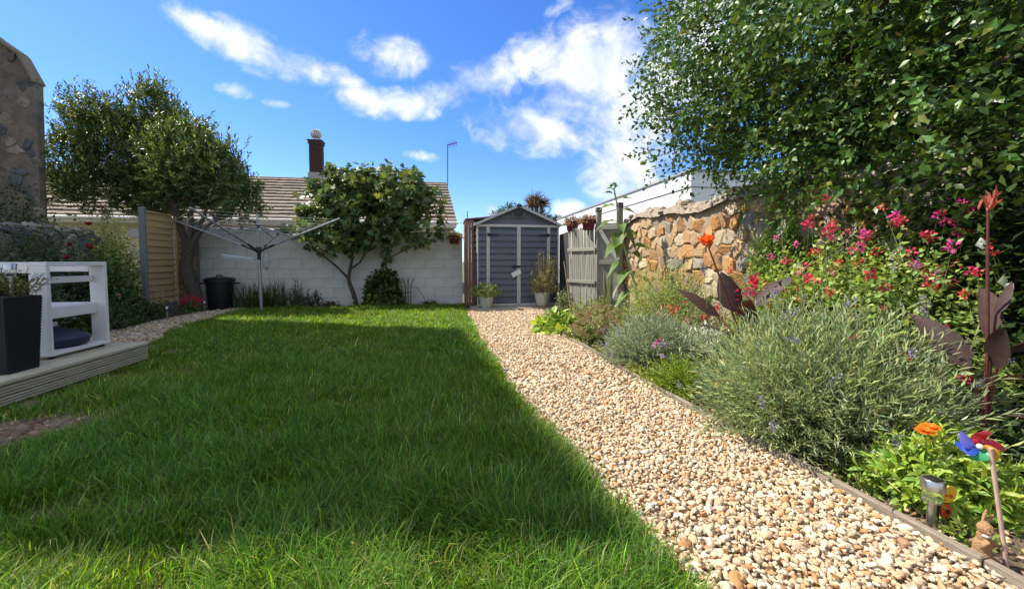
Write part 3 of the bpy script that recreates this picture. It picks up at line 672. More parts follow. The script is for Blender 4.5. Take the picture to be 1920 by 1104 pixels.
# ================================================================== SHED
M_clad = mat('slate_blue_cladding', (.105, .118, .142), .5, .06, 6, .08, 120, rnd=.03, spec=.4)
M_trim = mat('pale_grey_trim', (.55, .54, .49), .5, .06, 10); M_black = mat('black_plastic', (.012, .012, .014), .45, .2, 30)
def plank_mesh(w, h=.135, t=.032):
    """one moulded cladding board: swells towards its lower edge, with a lip"""
    pr = [(0, 0), (-t, .006), (-t * 1.05, .03), (-t * .55, h * .7), (-.003, h - .002), (.01, h)]
    m = MB(); n = len(pr); m.add([(-w / 2, y, z) for y, z in pr] + [(w / 2, y, z) for y, z in pr], [(i, i + 1, n + i + 1, n + i) for i in range(n - 1)] + [tuple(range(n - 1, -1, -1)), tuple(range(n, 2 * n))])
    me = m.mesh('plank'); me.materials.append(M_clad); return me
def shed():
    X0, X1, Y0, Y1 = .72, 2.52, 8.65, 10.15; ZE = 1.78; ZB = .075
    t = thing('garden_shed', 'slate-blue plastic garden shed with pale trim and double doors', 'shed', ((X0 + X1) / 2, Y0, 0))
    MB().box((X0 + .02, Y0 + .035, ZB), (X1 - .02, Y1, ZE)).build('body', M_clad, t)
    bays = [(X0 + .03, X0 + .205, None), (X0 + .273, X0 + .865, 'L'), (X0 + .945, X0 + 1.535, 'R'), (X0 + 1.60, X1 - .03, None)]
    doors = {}
    for k, (a, b, dr) in enumerate(bays):
        par = t
        if dr: par = doors[dr] = MB().box((a - .012, Y0 + .006, ZB + .02), (b + .012, Y0 + .03, ZE - .05)).build('door', M_clad, t)
        me = plank_mesh(b - a)
        z = ZB + .02
        while z < ZE - .08:
            h = min(1, (ZE - .05 - z) / .135); piece('plank', me, par, ((a + b) / 2, Y0 + .012, z), (0, 0, 0), (1, 1, h)); z += .1335
    for a, b in ((X0, X0 + .03), (X0 + .205, X0 + .235), (X0 + .24, X0 + .272), (X0 + .866, X0 + .902), (X0 + .907, X0 + .944), (X0 + 1.536, X0 + 1.566), (X0 + 1.57, X0 + 1.60), (X1 - .03, X1)):
        span('trim', M_trim, t, (a, Y0 - .034, ZB), (b, Y0 + .034, ZE - .03), .006)
    span('lintel', M_trim, t, (X0 - .02, Y0 - .03, ZE - .045), (X1 + .02, Y0 + .034, ZE + .01), .006)
    span('sill', M_trim, t, (X0, Y0 - .02, ZB - .03), (X1, Y0 + .03, ZB + .018), .006)
    # gable
    xc = (X0 + X1) / 2; MB().prism([(X0, Y0 + .012, ZE + .01), (X1, Y0 + .012, ZE + .01), (xc, Y0 + .012, 2.165)], (0, .02, 0)).build('gable', M_clad, t)
    for z0, z1 in ((ZE + .012, ZE + .135), (ZE + .137, ZE + .255), (ZE + .257, ZE + .355)):
        f = lambda z: (X1 - X0) / 2 * max(0.02, (2.16 - z) / (2.16 - ZE)) - .02
        MB().add([(xc - f(z0), Y0 - .012, z0), (xc + f(z0), Y0 - .012, z0), (xc + f(z1), Y0 + .004, z1), (xc - f(z1), Y0 + .004, z1), (xc - f(z0), Y0 + .011, z0), (xc + f(z0), Y0 + .011, z0), (xc + f(z1), Y0 + .011, z1), (xc - f(z1), Y0 + .011, z1)],
                 [(0, 1, 2, 3), (4, 7, 6, 5), (0, 4, 5, 1), (1, 5, 6, 2), (2, 6, 7, 3), (3, 7, 4, 0)]).build('gable_plank', M_clad, t)
    v = MB().prism([(xc - .13, Y0 - .035, 1.945), (xc + .13, Y0 - .035, 1.945), (xc + .155, Y0 - .035, 2.0), (xc + .085, Y0 - .035, 2.075), (xc - .085, Y0 - .035, 2.075), (xc - .155, Y0 - .035, 2.0)], (0, .03, 0)).build('vent', M_clad, t)
    for k in range(4): MB().box((xc - .10, Y0 - .046, 1.965 + k * .027), (xc + .10, Y0 - .036, 1.98 + k * .027)).build('louvre', M_dark, v)
    # roof
    M_rf = mat('grey_roof_panel', (.30, .31, .32), .5, .1, 8)
    rf = MB()
    for s in (-1, 1):
        a = (xc + s * .012, ZE + .42); b = (xc + s * .95, ZE + .012)
        rf.prism([(a[0], Y0 - .09, a[1]), (b[0], Y0 - .09, b[1]), (b[0], Y0 - .09, b[1] - .028), (a[0], Y0 - .09, a[1] - .028)], (0, 1.7, 0))
    r = rf.build('roof', M_rf, t)
    for s in (-1, 1): MB().bar((xc + s * .01, Y0 - .105, ZE + .40), (xc + s * .95, Y0 - .105, ZE - .008), .03, .05).build('verge_trim', mat('silver_trim', (.45, .46, .47), .4, .08, 10), r)
    MB().prism([(xc - .07, Y0 - .12, ZE + .375), (xc + .07, Y0 - .12, ZE + .375), (xc + .03, Y0 - .12, ZE + .44), (xc - .03, Y0 - .12, ZE + .44)], (0, 1.75, 0)).build('ridge', M_clad, r)
    # left side cladding
    me = plank_mesh(Y1 - Y0 - .08); z = ZB + .02
    while z < ZE - .05: piece('side_plank', me, t, (X0 + .016, (Y0 + Y1) / 2 + .03, z), (0, 0, -math.pi / 2), (1, 1, min(1, (ZE - .02 - z) / .135))); z += .1335
    # door furniture
    for dr, x, s in (('L', X0 + .25, 1), ('R', X0 + 1.555, -1)):
        MB().add([], []).box((x - .03, Y0 - .047, 1.535), (x + .03, Y0 - .035, 1.60)).prism([(x, Y0 - .036, 1.555), (x + s * .22, Y0 - .036, 1.562), (x + s * .22, Y0 - .036, 1.572), (x, Y0 - .036, 1.585)], (0, -.012, 0)).build('hinge', M_black, doors[dr])
    MB().box((X0 + .76, Y0 - .05, .865), (X0 + .94, Y0 - .024, .91)).box((X0 + .80, Y0 - .065, .875), (X0 + .90, Y0 - .05, .90)).build('handle', M_black, doors['L'], bevel=.004)
    lab = thing('white_tag', 'white paper tag hanging askew from the shed door handle', 'tag', (X0 + .84, Y0 - .04, .74))
    c = Vector((X0 + .845, Y0 - .045, .745)); ux = Vector((math.cos(R(27)), 0, math.sin(R(27)))); uz = Vector((-ux.z, 0, ux.x))
    MB().prism([c - ux * .105 - uz * .05, c + ux * .105 - uz * .05, c + ux * .105 + uz * .05, c - ux * .105 + uz * .05], (0, .004, 0)).build('paper', mat('white_paper', (.75, .75, .73), .7, .05, 8), lab)
    MB().tube([c + uz * .045, c + uz * .045 + Vector((.03, .004, .09))], .003, 4).build('string', M_trim, lab)
    # slab base
    b = thing('shed_base', 'thin weathered plank base the shed and pots stand on', 'base', (1.6, 8.4, 0)); M_sl = mat('pale_weathered_plank', (.42, .36, .28), .85, .25, 6, .4, 40, stretch=(2, 12, 12), rnd=.12)
    for k in range(3): span('plank', M_sl, b, (.56, 8.14 + k * .17, -.01), (2.62, 8.14 + k * .17 + .163, .044 + .002 * k))
    span('base_panel', M_sl, b, (.70, 8.66, -.01), (2.56, 10.1, .043))
    # brown corrugated-looking screen behind the shed corner
    s = thing('brown_screen', 'reddish-brown timber screen wedged between shed and white wall', 'screen', (.56, 9.3, 0)); M_br = mat('red_brown_timber', (.28, .13, .085), .75, .35, 7, .5, 30, stretch=(10, 10, 1.2), rnd=.2, col2=(.18, .085, .06))
    for k in range(6): span('plank', M_br, s, (.50 + .004 * (k % 2), 9.02 + k * .12, .02), (.535 + .004 * (k % 2), 9.02 + k * .12 + .114, 1.86 + .02 * (k % 2)), .006)
    for k in range(3): span('front_plank', M_br, s, (.492 + k * .066, 8.93 + .008 * (k % 2), .02), (.492 + k * .066 + .061, 8.955 + .008 * (k % 2), 1.89), .008)
    MB().prism([(.49, 8.93, 1.90), (1.2, 8.93, 1.98), (1.2, 8.93, 2.01), (.49, 8.93, 1.93)], (0, 1.0, 0)).build('top_panel', M_br, s)
shed()

# ================================================================== DECK, BENCH, PLANTER
M_deck = mat('decking_board', (.48, .40, .24), .8, .22, 5, .5, 30, stretch=(12, 1.5, 12), rnd=.14, col2=(.62, .54, .36))
def deck():
    t = thing('garden_deck', 'low weathered timber deck with grooved side boards', 'deck', (-3.6, 3.2, 0))
    X1 = -2.92; Y1 = 4.56; H = .20
    for k in range(13):
        x = X1 - .005 - k * .145; span('plank', M_deck, t, (x - .139 , .2, H - .030), (x + (.022 if k == 0 else 0), Y1 + .012, H), .005)
    span('end_plank', M_deck, t, (X1 - .1, .2, H - .001 - .03), (X1 + .012, Y1 + .012, H + .002), .004) if False else None
    # grooved fascia: two boards, each with ridges
    for z0 in (.036, .102):
        m = MB(); prof = []
        for k in range(3): zz = z0 + k * .0205; prof += [(.014, zz), (.014, zz + .0135), (-.012, zz + .0145), (-.012, zz + .0195)]
        n = len(prof); m.add([(X1 + .001 + d, .2, z) for d, z in prof] + [(X1 + .001 + d, Y1, z) for d, z in prof] + [(X1 - .02, .2, z0), (X1 - .02, Y1, z0)], [(i, i + 1, n + i + 1, n + i) for i in range(n - 1)])
        m.build('fascia_board', M_deck, t)
    span('fascia_backing', M_deck, t, (X1 - .06, .2, -.02), (X1 - .018, Y1, .168)); span('end_board', M_deck, t, (X1 - 1.8, Y1 - .0, .03), (X1 - .0, Y1 + .02, .168))
deck()
M_wp = mat('white_painted_wood', (.74, .72, .67), .55, .06, 5, .12, 60)
def bench():
    t = thing('white_bench', 'white painted box-frame bench end standing on the deck', 'bench', (-3.5, 4.1, .2))
    X1, W = -3.14, .125; Y0, Y1 = 3.84, 4.44; z0, z1 = .225, .995; b = .035
    for nm, lo, hi in (('front_board', (X1 - W, Y0, z0 + b), (X1, Y0 + b, z1 - b)), ('back_board', (X1 - W, Y1 - b, z0 + b), (X1, Y1, z1 - b)),
                       ('bottom_board', (X1 - W, Y0, z0), (X1, Y1, z0 + b)), ('top_board', (X1 - W, Y0, z1 - b), (X1, Y1, z1))):
        span(nm, M_wp, t, lo, hi)
    span('arm_slat', M_wp, t, (X1 - W + .01, Y0 + b, .815), (X1 - W + .035, Y1 - b, .87)); span('seat_apron', M_wp, t, (X1 - .10, Y0 + b, .52), (X1 - .07, Y1 - b, .615))
    for k in range(5): span('seat_slat', M_wp, t, (X1 - 1.5, Y0 + b + .02 + k * .105, .60), (X1 - .105, Y0 + b + .115 + k * .105, .622))
    span('front_rail', M_wp, t, (X1 - 1.6, Y0 + .002, z1 - .09), (X1 - W - .002, Y0 + b - .002, z1 - .002)); span('seat_front_rail', M_wp, t, (X1 - 1.6, Y0 + .01, .50), (X1 - W - .002, Y0 + b - .004, .60))
    span('back_rail', M_wp, t, (X1 - 1.6, Y1 - b + .002, z1 - .09), (X1 - W - .002, Y1 - .002, z1 - .002)); span('far_post', M_wp, t, (X1 - 1.6 - W, Y0, z0), (X1 - 1.602, Y1, z1))
    for x, y in ((X1 - .04, Y0 + .05), (X1 - .04, Y1 - .05), (X1 - 1.68, Y0 + .05), (X1 - 1.68, Y1 - .05)): MB().lathe([(.02, .2), (.02, .226)], (x, y, 0), 8).build('foot', M_black, t)
bench()
def planter():
    t = thing('rattan_planter', 'tall tapered black woven planter on the deck edge', 'planter', (-3.14, 3.50, .2)); c = (-3.145, 3.50); H0, H1 = .2, .735; a, b = .113, .138
    M_rat = mat('black_rattan', (.014, .014, .016), .55, .2, 40)
    m = MB(); n = 4; co = [(1, -1), (1, 1), (-1, 1), (-1, -1)]; rows = 46; vs = []
    bod = MB().add([(c[0] + sx * a, c[1] + sy * a, H0) for sx, sy in co] + [(c[0] + sx * (b - .004), c[1] + sy * (b - .004), H1 - .002) for sx, sy in co] , [(0, 1, 2, 3), (0, 4, 5, 1), (1, 5, 6, 2), (2, 6, 7, 3), (3, 7, 4, 0)])
    body = bod.build('body', M_rat, t)
    rng = np.random.default_rng(3)
    for r in range(rows):   # woven strands: short slanting bars
        z = H0 + (H1 - H0) * (r + .5) / rows; w = a + (b - a) * (r + .5) / rows; ns = 14
        for s in range(4):
            p0 = Vector((c[0] + co[s][0] * w, c[1] + co[s][1] * w, z)); p1 = Vector((c[0] + co[(s + 1) % 4][0] * w, c[1] + co[(s + 1) % 4][1] * w, z))
            if s in (1, 2): continue
            for k in range(ns):
                u0, u1 = k / ns, (k + .86) / ns; dz = Vector((0, 0, .0045 if (k + r) % 2 else -.0045)); out = Vector((p1.y - p0.y, -(p1.x - p0.x), 0)).normalized() * (.002 if (k + r) % 2 else .0005)
                m.bar(p0.lerp(p1, u0) - dz + out, p0.lerp(p1, u1) + dz + out, .004, .0075)
    m.build('weave', M_rat, t, kind='stuff')
    MB().box((c[0] - b, c[1] - b, H1), (c[0] + b, c[1] + b, H1 + .012)).build('rim', M_rat, t, bevel=.004)
    MB().box((c[0] - b + .03, c[1] - b + .03, H1 + .0125), (c[0] + b - .03, c[1] + b - .03, H1 + .016)).build('soil', M_soil, t)
    p = thing('planter_flowers', 'straggly yellow-green plant in the black woven planter', 'plant', (c[0], c[1], H1)); rng = np.random.default_rng(17); lf = LF(); n = 120
    P = np.stack([c[0] + rng.uniform(-.12, .13, n), c[1] + rng.uniform(-.12, .12, n), np.full(n, H1 + .01)], 1); D = nrm(np.stack([rng.normal(.1, .5, n), rng.normal(0, .4, n), rng.uniform(.5, 1.2, n)], 1)); L = rng.uniform(.08, .25, n)
    q, d, nn = shoots(rng, P, D, L, 7, 1.0, .8); lf.add(q, d, nn, rng.uniform(.018, .04, len(q)), .016, vcol(rng, len(q), (.16, .19, .04), .3, .2, (.32, .24, .05), .25), 'diamond')
    lf.build('foliage', M_leaf, p, kind='stuff'); st = MB()
    for i in range(n): st.tube([P[i], P[i] + D[i] * L[i]], .002, 3)
    st.build('stems', M_twig, p, kind='stuff')
planter()
def solar_lamp(label, x, y, z0, h, r, grp='solar stake lamps'):
    t = thing('solar_lamp', label, 'solar lamp', (x, y, z0), grp); SS = mat('brushed_steel', (.55, .54, .52), .28, .1, 30, metal=.95)
    MB().lathe([(r * .42, 0), (r * .42, h * .55), (r * .9, h * .56), (r * .9, h * .58)], (x, y, z0), 16).build('stake', SS, t, smooth=True)
    g = bpy.data.materials.get('lamp_glass')
    if not g:
        g = bpy.data.materials.new('lamp_glass'); g.use_nodes = True; b = g.node_tree.nodes['Principled BSDF']; b.inputs['Transmission Weight'].default_value = .95; b.inputs['Roughness'].default_value = .06; b.inputs['IOR'].default_value = 1.2
    MB().lathe([(r * .86, h * .585), (r * .86, h * .80)], (x, y, z0), 16).build('lens', g, t, smooth=True)
    MB().lathe([(r * 1.05, h * .80), (r * 1.05, h * .985), (r * .98, h)], (x, y, z0), 18).build('cap', SS, t, smooth=True)
    MB().box((x - r * .6, y - r * .6, z0 + h + .0005), (x + r * .6, y + r * .6, z0 + h + .003)).build('solar_cell', M_black, t)
    MB().tube([(x, y, z0 - .05), (x, y, z0 + h * .02)], r * .2, 6).build('spike', M_black, t)
solar_lamp('steel solar lamp pushed into the black woven planter', -3.075, 3.49, .76, .225, .032)
solar_lamp('large steel solar lamp beside the butterfly ornament at the path edge', 1.80, 1.19, 0, .19, .034)
solar_lamp('small solar lamp in the bed beside the bench, in front of the dark shrubs', -4.72, 6.62, 0, .21, .03)
solar_lamp('small solar lamp in front of the white roses by the fence', -4.72, 7.9, 0, .22, .03)
solar_lamp('small solar lamp beside the red flowers near the bay trunk', -4.68, 8.95, 0, .21, .028)
solar_lamp('small solar lamp at the path edge below the sedum', 1.70, 3.98, 0, .14, .026)
solar_lamp('small solar lamp at the path edge, touching its neighbour near the far lavender', 1.76, 3.88, 0, .15, .024)
def parasol_base():
    t = thing('parasol_base', 'round navy-blue plastic parasol base under the white bench', 'parasol base', (-3.62, 4.12, .2)); c = (-3.37, 4.13, .262)
    MB().lathe([(.20, 0), (.235, .02), (.245, .07), (.235, .085), (.17, .125), (.07, .155), (.045, .16)], c, 28).build('body', mat('navy_plastic', (.018, .026, .055), .5, .1, 20), t, smooth=True)
    MB().lathe([(.032, .155), (.032, .215), (.028, .22)], c, 14).build('socket', M_black, t, smooth=True)
    MB().box((c[0] - .0, c[1] - .036, c[2] + .17), (c[0] + .034, c[1] - .034, c[2] + .21)).box((c[0] + .0335, c[1] - .03, c[2] + .175), (c[0] + .0355, c[1] + .025, c[2] + .212)).build('label', mat('white_label', (.7, .7, .68), .6, .2, 60), t)
parasol_base()

# ================================================================== ROTARY AIRER, BIN
def airer():
    px, py = -3.55, 8.68; t = thing('rotary_airer', 'grey metal rotary washing line with four raised arms', 'washing line', (px, py, 0)); A = mat('grey_tube_metal', (.36, .38, .40), .4, .1, 20, metal=.6)
    MB().tube([(px + .02, py, -.05), (px, py, 1.26)], .029, 12).tube([(px, py, 1.26), (px - .01, py, 1.93)], .018, 12).build('pole', A, t, smooth=True)
    hub = Vector((px, py, 1.22)); col = Vector((px, py, 1.68)); BL = mat('dark_plastic', (.02, .024, .03), .5)
    MB().lathe([(.05, -.05), (.06, 0), (.05, .06)], hub, 12).build('hub', BL, t, smooth=True); MB().lathe([(.035, -.03), (.05, 0), (.035, .03)], col, 12).build('sliding_collar', BL, t, smooth=True)
    MB().lathe([(.03, 1.03), (.034, 1.08), (.034, 1.2), (.03, 1.2)], (px + .005, py, 0), 10).build('clamp', BL, t, smooth=True)
    tips = []
    for k, (a, L) in enumerate(((170, 1.70), (-14, 1.66), (-103, 1.55), (76, 1.0))):
        d = Vector((math.cos(R(a)), math.sin(R(a)), 0)); tip = hub + d * L + Vector((0, 0, .60 if k != 2 else .62)); tips.append(tip)
        b = hub + d * .05; MB().tube([b, tip], .018, 8).build('arm', A, t, smooth=True)
        mid = b.lerp(tip, .42); MB().tube([col + d * .03, mid], .012, 6).build('strut', A, t, smooth=True)
        MB().tube([hub + d * .05 - Vector((0, 0, .01)), b.lerp(tip, .17)], .021, 8).build('arm_socket', BL, t, smooth=True)
    ln = MB(); order = (0, 2, 1, 3)
    for r in range(9):
        f = .38 + r * .075
        for i in range(4):
            a = hub.lerp(tips[order[i]], f); b = hub.lerp(tips[order[(i + 1) % 4]], f); ln.tube([a, (a + b) / 2 - Vector((0, 0, .03)), b], .003, 3, False)
    ln.build('line_cord', mat('pale_cord', (.5, .52, .55), .6), t)
    p = thing('peg_bag', 'clear plastic bag hanging from the washing line pole', 'bag', (px + .14, py - .03, .85)); m = MB(); rng = np.random.default_rng(1)
    m.ell((px + .14, py - .03, 1.0), (.065, .045, .17), 12, 10); m.v = [tuple(np.array(v) + rng.normal(0, .008, 3)) for v in m.v]
    m.build('bag', mat('crinkled_plastic', (.7, .74, .75), .2, .4, 40, .6, 60, col2=(.3, .35, .37), transl=.3, tcol=(1, 1, 1)), p, smooth=True); MB().tube([(px + .14, py - .03, 1.16), (px + .02, py, 1.22)], .004, 4).build('loop', BL, p)
    q = thing('peg_strip', 'pale blue hanging sock dryer of small pegs below the airer', 'peg hanger', (px - .45, py - .02, 1.1)); PB = mat('pale_blue_plastic', (.55, .68, .75), .5, .1, 20)
    MB().bar((px - .62, py - .02, 1.13), (px - .08, py - .02, 1.06), .02, .012).bar((px - .62, py - .10, 1.13), (px - .08, py - .10, 1.06), .012, .012).tube([(px - .35, py - .02, 1.10), (px - .35, py, 1.33)], .003, 4).build('bar', PB, q)
    for k in range(12): x = px - .6 + k * .046; MB().bar((x, py - .03, 1.12 - k * .005), (x + .004, py - .04, 1.055 - k * .005), .012, .008).build('peg', PB, q)
airer()
def bin_():
    t = thing('compost_bin', 'black lidded dustbin against the white wall by the bay trunk', 'bin', (-4.62, 9.42, 0)); B = mat('black_bin_plastic', (.010, .013, .014), .45, .2, 20); c = (-4.60, 9.38, 0)
    m = MB().lathe([(.20, 0), (.215, .05), (.25, .55), (.262, .56), (.262, .59)], c, 28); m.build('body', B, t, smooth=True)
    MB().lathe([(.285, .592), (.285, .625), (.25, .655), (.12, .675), (.0, .68)], c, 28).build('lid', B, t, smooth=True)
    MB().tube([(-4.66, 9.38, .675), (-4.65, 9.38, .705), (-4.55, 9.38, .705), (-4.54, 9.38, .675)], .014, 6).build('lid_handle', B, t)
    for s in (-1, 1): MB().box((c[0] + s * .255 - (.11 if s < 0 else 0), c[1] - .05, .53), (c[0] + s * .255 + (.11 if s > 0 else 0), c[1] + .05, .56)).build('handle', B, t, bevel=.008)
bin_()

# ================================================================== TREES
def lf_mesh(lf, name): return mesh_np(name, np.concatenate(lf.V), [np.concatenate(g) for g in lf.G.values()], np.concatenate(lf.C))
def crown(rng, blobs, nclump, k, spread, up, fill=.25):
    w = np.array([r[0] * r[1] + r[2] * r[0] for c, r in blobs]); w = w / w.sum(); P = []; D = []
    while len(P) < nclump:
        i = rng.choice(len(blobs), p=w); c, r = np.array(blobs[i][0]), np.array(blobs[i][1]); u = sph(rng, 1)[0]; inner = rng.random() < fill
        p = c + r * u * (rng.uniform(.25, .75) if inner else rng.uniform(.82, 1.04))
        if not inner and any(np.sum(((p - np.array(cj)) / np.array(rj)) ** 2) < .62 for j, (cj, rj) in enumerate(blobs) if j != i): continue
        P.append(p); D.append(u + np.array([0, 0, up]))
    P = np.array(P); D = nrm(np.array(D)); P2 = np.repeat(P, k, axis=0) + rng.normal(0, spread, (nclump * k, 3)); D2 = nrm(np.repeat(D, k, axis=0) + rng.normal(0, .45, (nclump * k, 3)))
    return P, D, P2, D2
def limbs(rng, mb, path, rad, ends, r0, n=6, sides=6):
    """branches that leave the path's upper nodes and bend out to the crown's clump points"""
    path = [Vector(p) for p in path]
    for e in ends:
        e = Vector(e); s = min(path[len(path) // 2:], key=lambda q: (q - e).length + (0 if q.z < e.z else .8))
        mid = s.lerp(e, .5) + Vector(rng.normal(0, .08, 3)) + Vector((0, 0, .06)); L = (e - s).length
        mb.tube([s, s.lerp(mid, .5), mid, mid.lerp(e, .6), e], [r0, r0 * .8, r0 * .6, r0 * .4, r0 * .15], sides)

def right_tree():
    rng = np.random.default_rng(31); t = thing('leafy_tree', 'large dense green tree overhanging the stone wall', 'tree', (3.95, 3.2, 0))
    blobs = [((3.0, 3.85, 2.86), (.78, .7, .68)), ((2.98, 4.1, 3.55), (.60, .6, .62)), ((3.6, 3.56, 3.26), (1.1, 1, 1.05)), ((3.49, 3.53, 2.30), (.70, .6, .56)), ((4.19, 3.12, 2.65), (1.2, 1, 1.05)),
             ((4.51, 2.78, 2.92), (1.1, 1, 1.1)), ((3.30, 3.60, 2.18), (.42, .4, .26)), ((3.80, 3.16, 2.05), (.5, .5, .36)), ((4.15, 2.68, 2.0), (.7, .6, .5)), ((4.66, 2.4, 2.1), (.95, .9, .9)), ((4.28, 3.48, 4.0), (1.3, 1.2, 1.0)), ((2.62, 3.99, 2.34), (.36, .34, .32)), ((3.25, 2.75, 2.95), (.75, .7, .55)), ((3.35, 1.95, 3.0), (.75, .7, .55)), ((3.4, 1.2, 3.1), (.8, .7, .55)), ((3.55, 2.75, 2.2), (.40, .5, .42)), ((3.50, 2.0, 2.2), (.40, .6, .45)), ((3.5, 1.2, 2.25), (.40, .6, .45)), ((3.16, 3.0, 1.88), (.28, .42, .30)), ((3.18, 2.4, 1.92), (.28, .45, .32)), ((3.2, 1.7, 1.95), (.28, .5, .32))]
    P, D, P2, D2 = crown(rng, blobs, 1420, 8, .13, .05, .36); lf = LF(); L = rng.uniform(.16, .40, len(P2))
    q, d, nn = shoots(rng, P2, D2, L, 8, 1.05, .55); ln = rng.uniform(.040, .078, len(q))
    lf.add(q, d, nn + rng.normal(0, .3, nn.shape), ln, ln * .60, vcol(rng, len(q), (.075, .150, .026), .26, .16, (.20, .22, .05), .05), 'oval4')
    # a few long loose sprays against the sky
    n = 30; u = rng.uniform(0, 1, n); S = np.stack([2.55 + .5 * u, 4.05 + rng.normal(0, .25, n), 2.2 + 1.9 * rng.random(n)], 1); SD = nrm(np.stack([-rng.uniform(.3, 1, n), rng.normal(0, .4, n), rng.uniform(-.1, .9, n)], 1)); SL = rng.uniform(.25, .5, n)
    q, d, nn = shoots(rng, S, SD, SL, 13, .95, .25); ln = rng.uniform(.045, .08, len(q)); lf.add(q, d, nn, ln, ln * .6, vcol(rng, len(q), (.095, .175, .032), .22, .15), 'oval')
    lf.build('crown', M_glossy, t, kind='stuff')
    tr = MB(); path = [(3.95, 3.2, -.05), (3.92, 3.22, .8), (3.86, 3.28, 1.5), (3.8, 3.35, 2.1), (3.75, 3.4, 2.8), (3.8, 3.4, 3.5)]
    tr.tube(path, [.17, .14, .12, .10, .07, .03], 10); limbs(rng, tr, path, 0, P[rng.choice(len(P), 60, False)], .035)
    for i in range(n): tr.tube([S[i], S[i] + SD[i] * SL[i] - np.array([0, 0, .25 * SL[i] ** 2])], [.005, .002], 4)
    tr.build('trunk', M_bark, t, smooth=True)
right_tree()

def bay(label, base, fork, limbsP, blobs, seed, ncl, r0):
    rng = np.random.default_rng(seed); t = thing('bay_tree', label, 'tree', base)
    P, D, P2, D2 = crown(rng, blobs, ncl, 6, .09, .8, .28); lf = LF(); top = P2[:, 2] > np.percentile(P2[:, 2], 72)
    L = rng.uniform(.12, .30, len(P2)); up_ = D2[:, 2] > .45; L[up_] *= rng.uniform(1.1, 2.1, up_.sum()); D2[up_] = nrm(D2[up_] * .5 + np.array([0, 0, .9]))
    q, d, nn = shoots(rng, P2, D2, L, 12, .85, 0); ln = rng.uniform(.06, .115, len(q))
    lf.add(q, d, nn + rng.normal(0, .25, nn.shape), ln, ln * .34, vcol(rng, len(q), (.095, .145, .042), .30, .15, (.22, .25, .08), .14), 'diamond')
    lf.build('crown', M_glossy, t, kind='stuff')
    m = MB(); b = Vector(base); f = Vector(fork); k = 9; pts = []
    for i in range(k):
        u = i / (k - 1); p = b.lerp(f, u); p.x += .05 * math.sin(u * 7) - .03; p.y += .03 * math.sin(u * 5); pts.append(p)
    m.tube([Vector((pts[0].x, pts[0].y, -.05))] + pts, [r0 * 1.25] + [r0 * (1.15 - .3 * i / k + (.16 if i == 4 else 0) + rng.normal(0, .05)) for i in range(k)], 12)
    for e in limbsP:
        e = Vector(e); mid = pts[-1].lerp(e, .45) + Vector(rng.normal(0, .04, 3)); m.tube([pts[-2], pts[-1].lerp(mid, .3), mid, e], [r0 * .62, r0 * .52, r0 * .4, r0 * .2], 8)
        near = P[np.argsort(np.linalg.norm(P - np.array(e), axis=1))[:7]]
        for q in near: q = Vector(q); m.tube([mid.lerp(e, .6), e.lerp(q, .5) + Vector(rng.normal(0, .04, 3)), q], [r0 * .22, r0 * .14, r0 * .05], 5)
    m.build('trunk', M_bark, t, smooth=True)
bay('bay tree with a bare forked trunk in front of the lap fence', (-4.86, 8.95, 0), (-4.93, 9.0, 1.22), [(-5.15, 9.0, 2.2), (-4.88, 9.05, 2.3), (-4.6, 9.1, 2.2), (-4.35, 9.0, 1.9), (-5.3, 9.1, 2.5)],
    [((-4.66, 9.1, 2.84), (.52, .5, .42)), ((-4.28, 9.0, 2.46), (.42, .45, .30)), ((-4.95, 9.1, 2.54), (.52, .5, .28)), ((-5.2, 9.2, 3.0), (.42, .4, .42)), ((-3.98, 9.0, 2.14), (.24, .26, .18)), ((-4.85, 9.1, 3.2), (.26, .26, .26))], 41, 260, .115)
bay('broad bay tree with upright shoots rising behind the lap fence', (-6.2, 10.0, 0), (-6.15, 9.95, 1.7), [(-6.8, 9.8, 2.7), (-6.2, 9.9, 3.2), (-5.7, 10, 3.0), (-7.0, 9.8, 2.9), (-6.4, 10, 3.6)],
    [((-7.05, 9.75, 3.55), (.46, .42, .62)), ((-7.2, 9.65, 2.85), (.50, .42, .45)), ((-6.15, 10.1, 4.0), (.38, .38, .62)), ((-5.78, 10.1, 3.62), (.46, .42, .50)), ((-6.5, 9.87, 3.05), (.72, .6, .55)), ((-6.9, 9.6, 2.40), (.45, .42, .32)), ((-5.4, 10, 3.0), (.52, .45, .48)), ((-6.0, 9.85, 2.42), (.62, .5, .38)), ((-5.3, 9.9, 2.42), (.40, .42, .32)), ((-6.62, 9.95, 3.75), (.25, .25, .35))], 42, 600, .13)

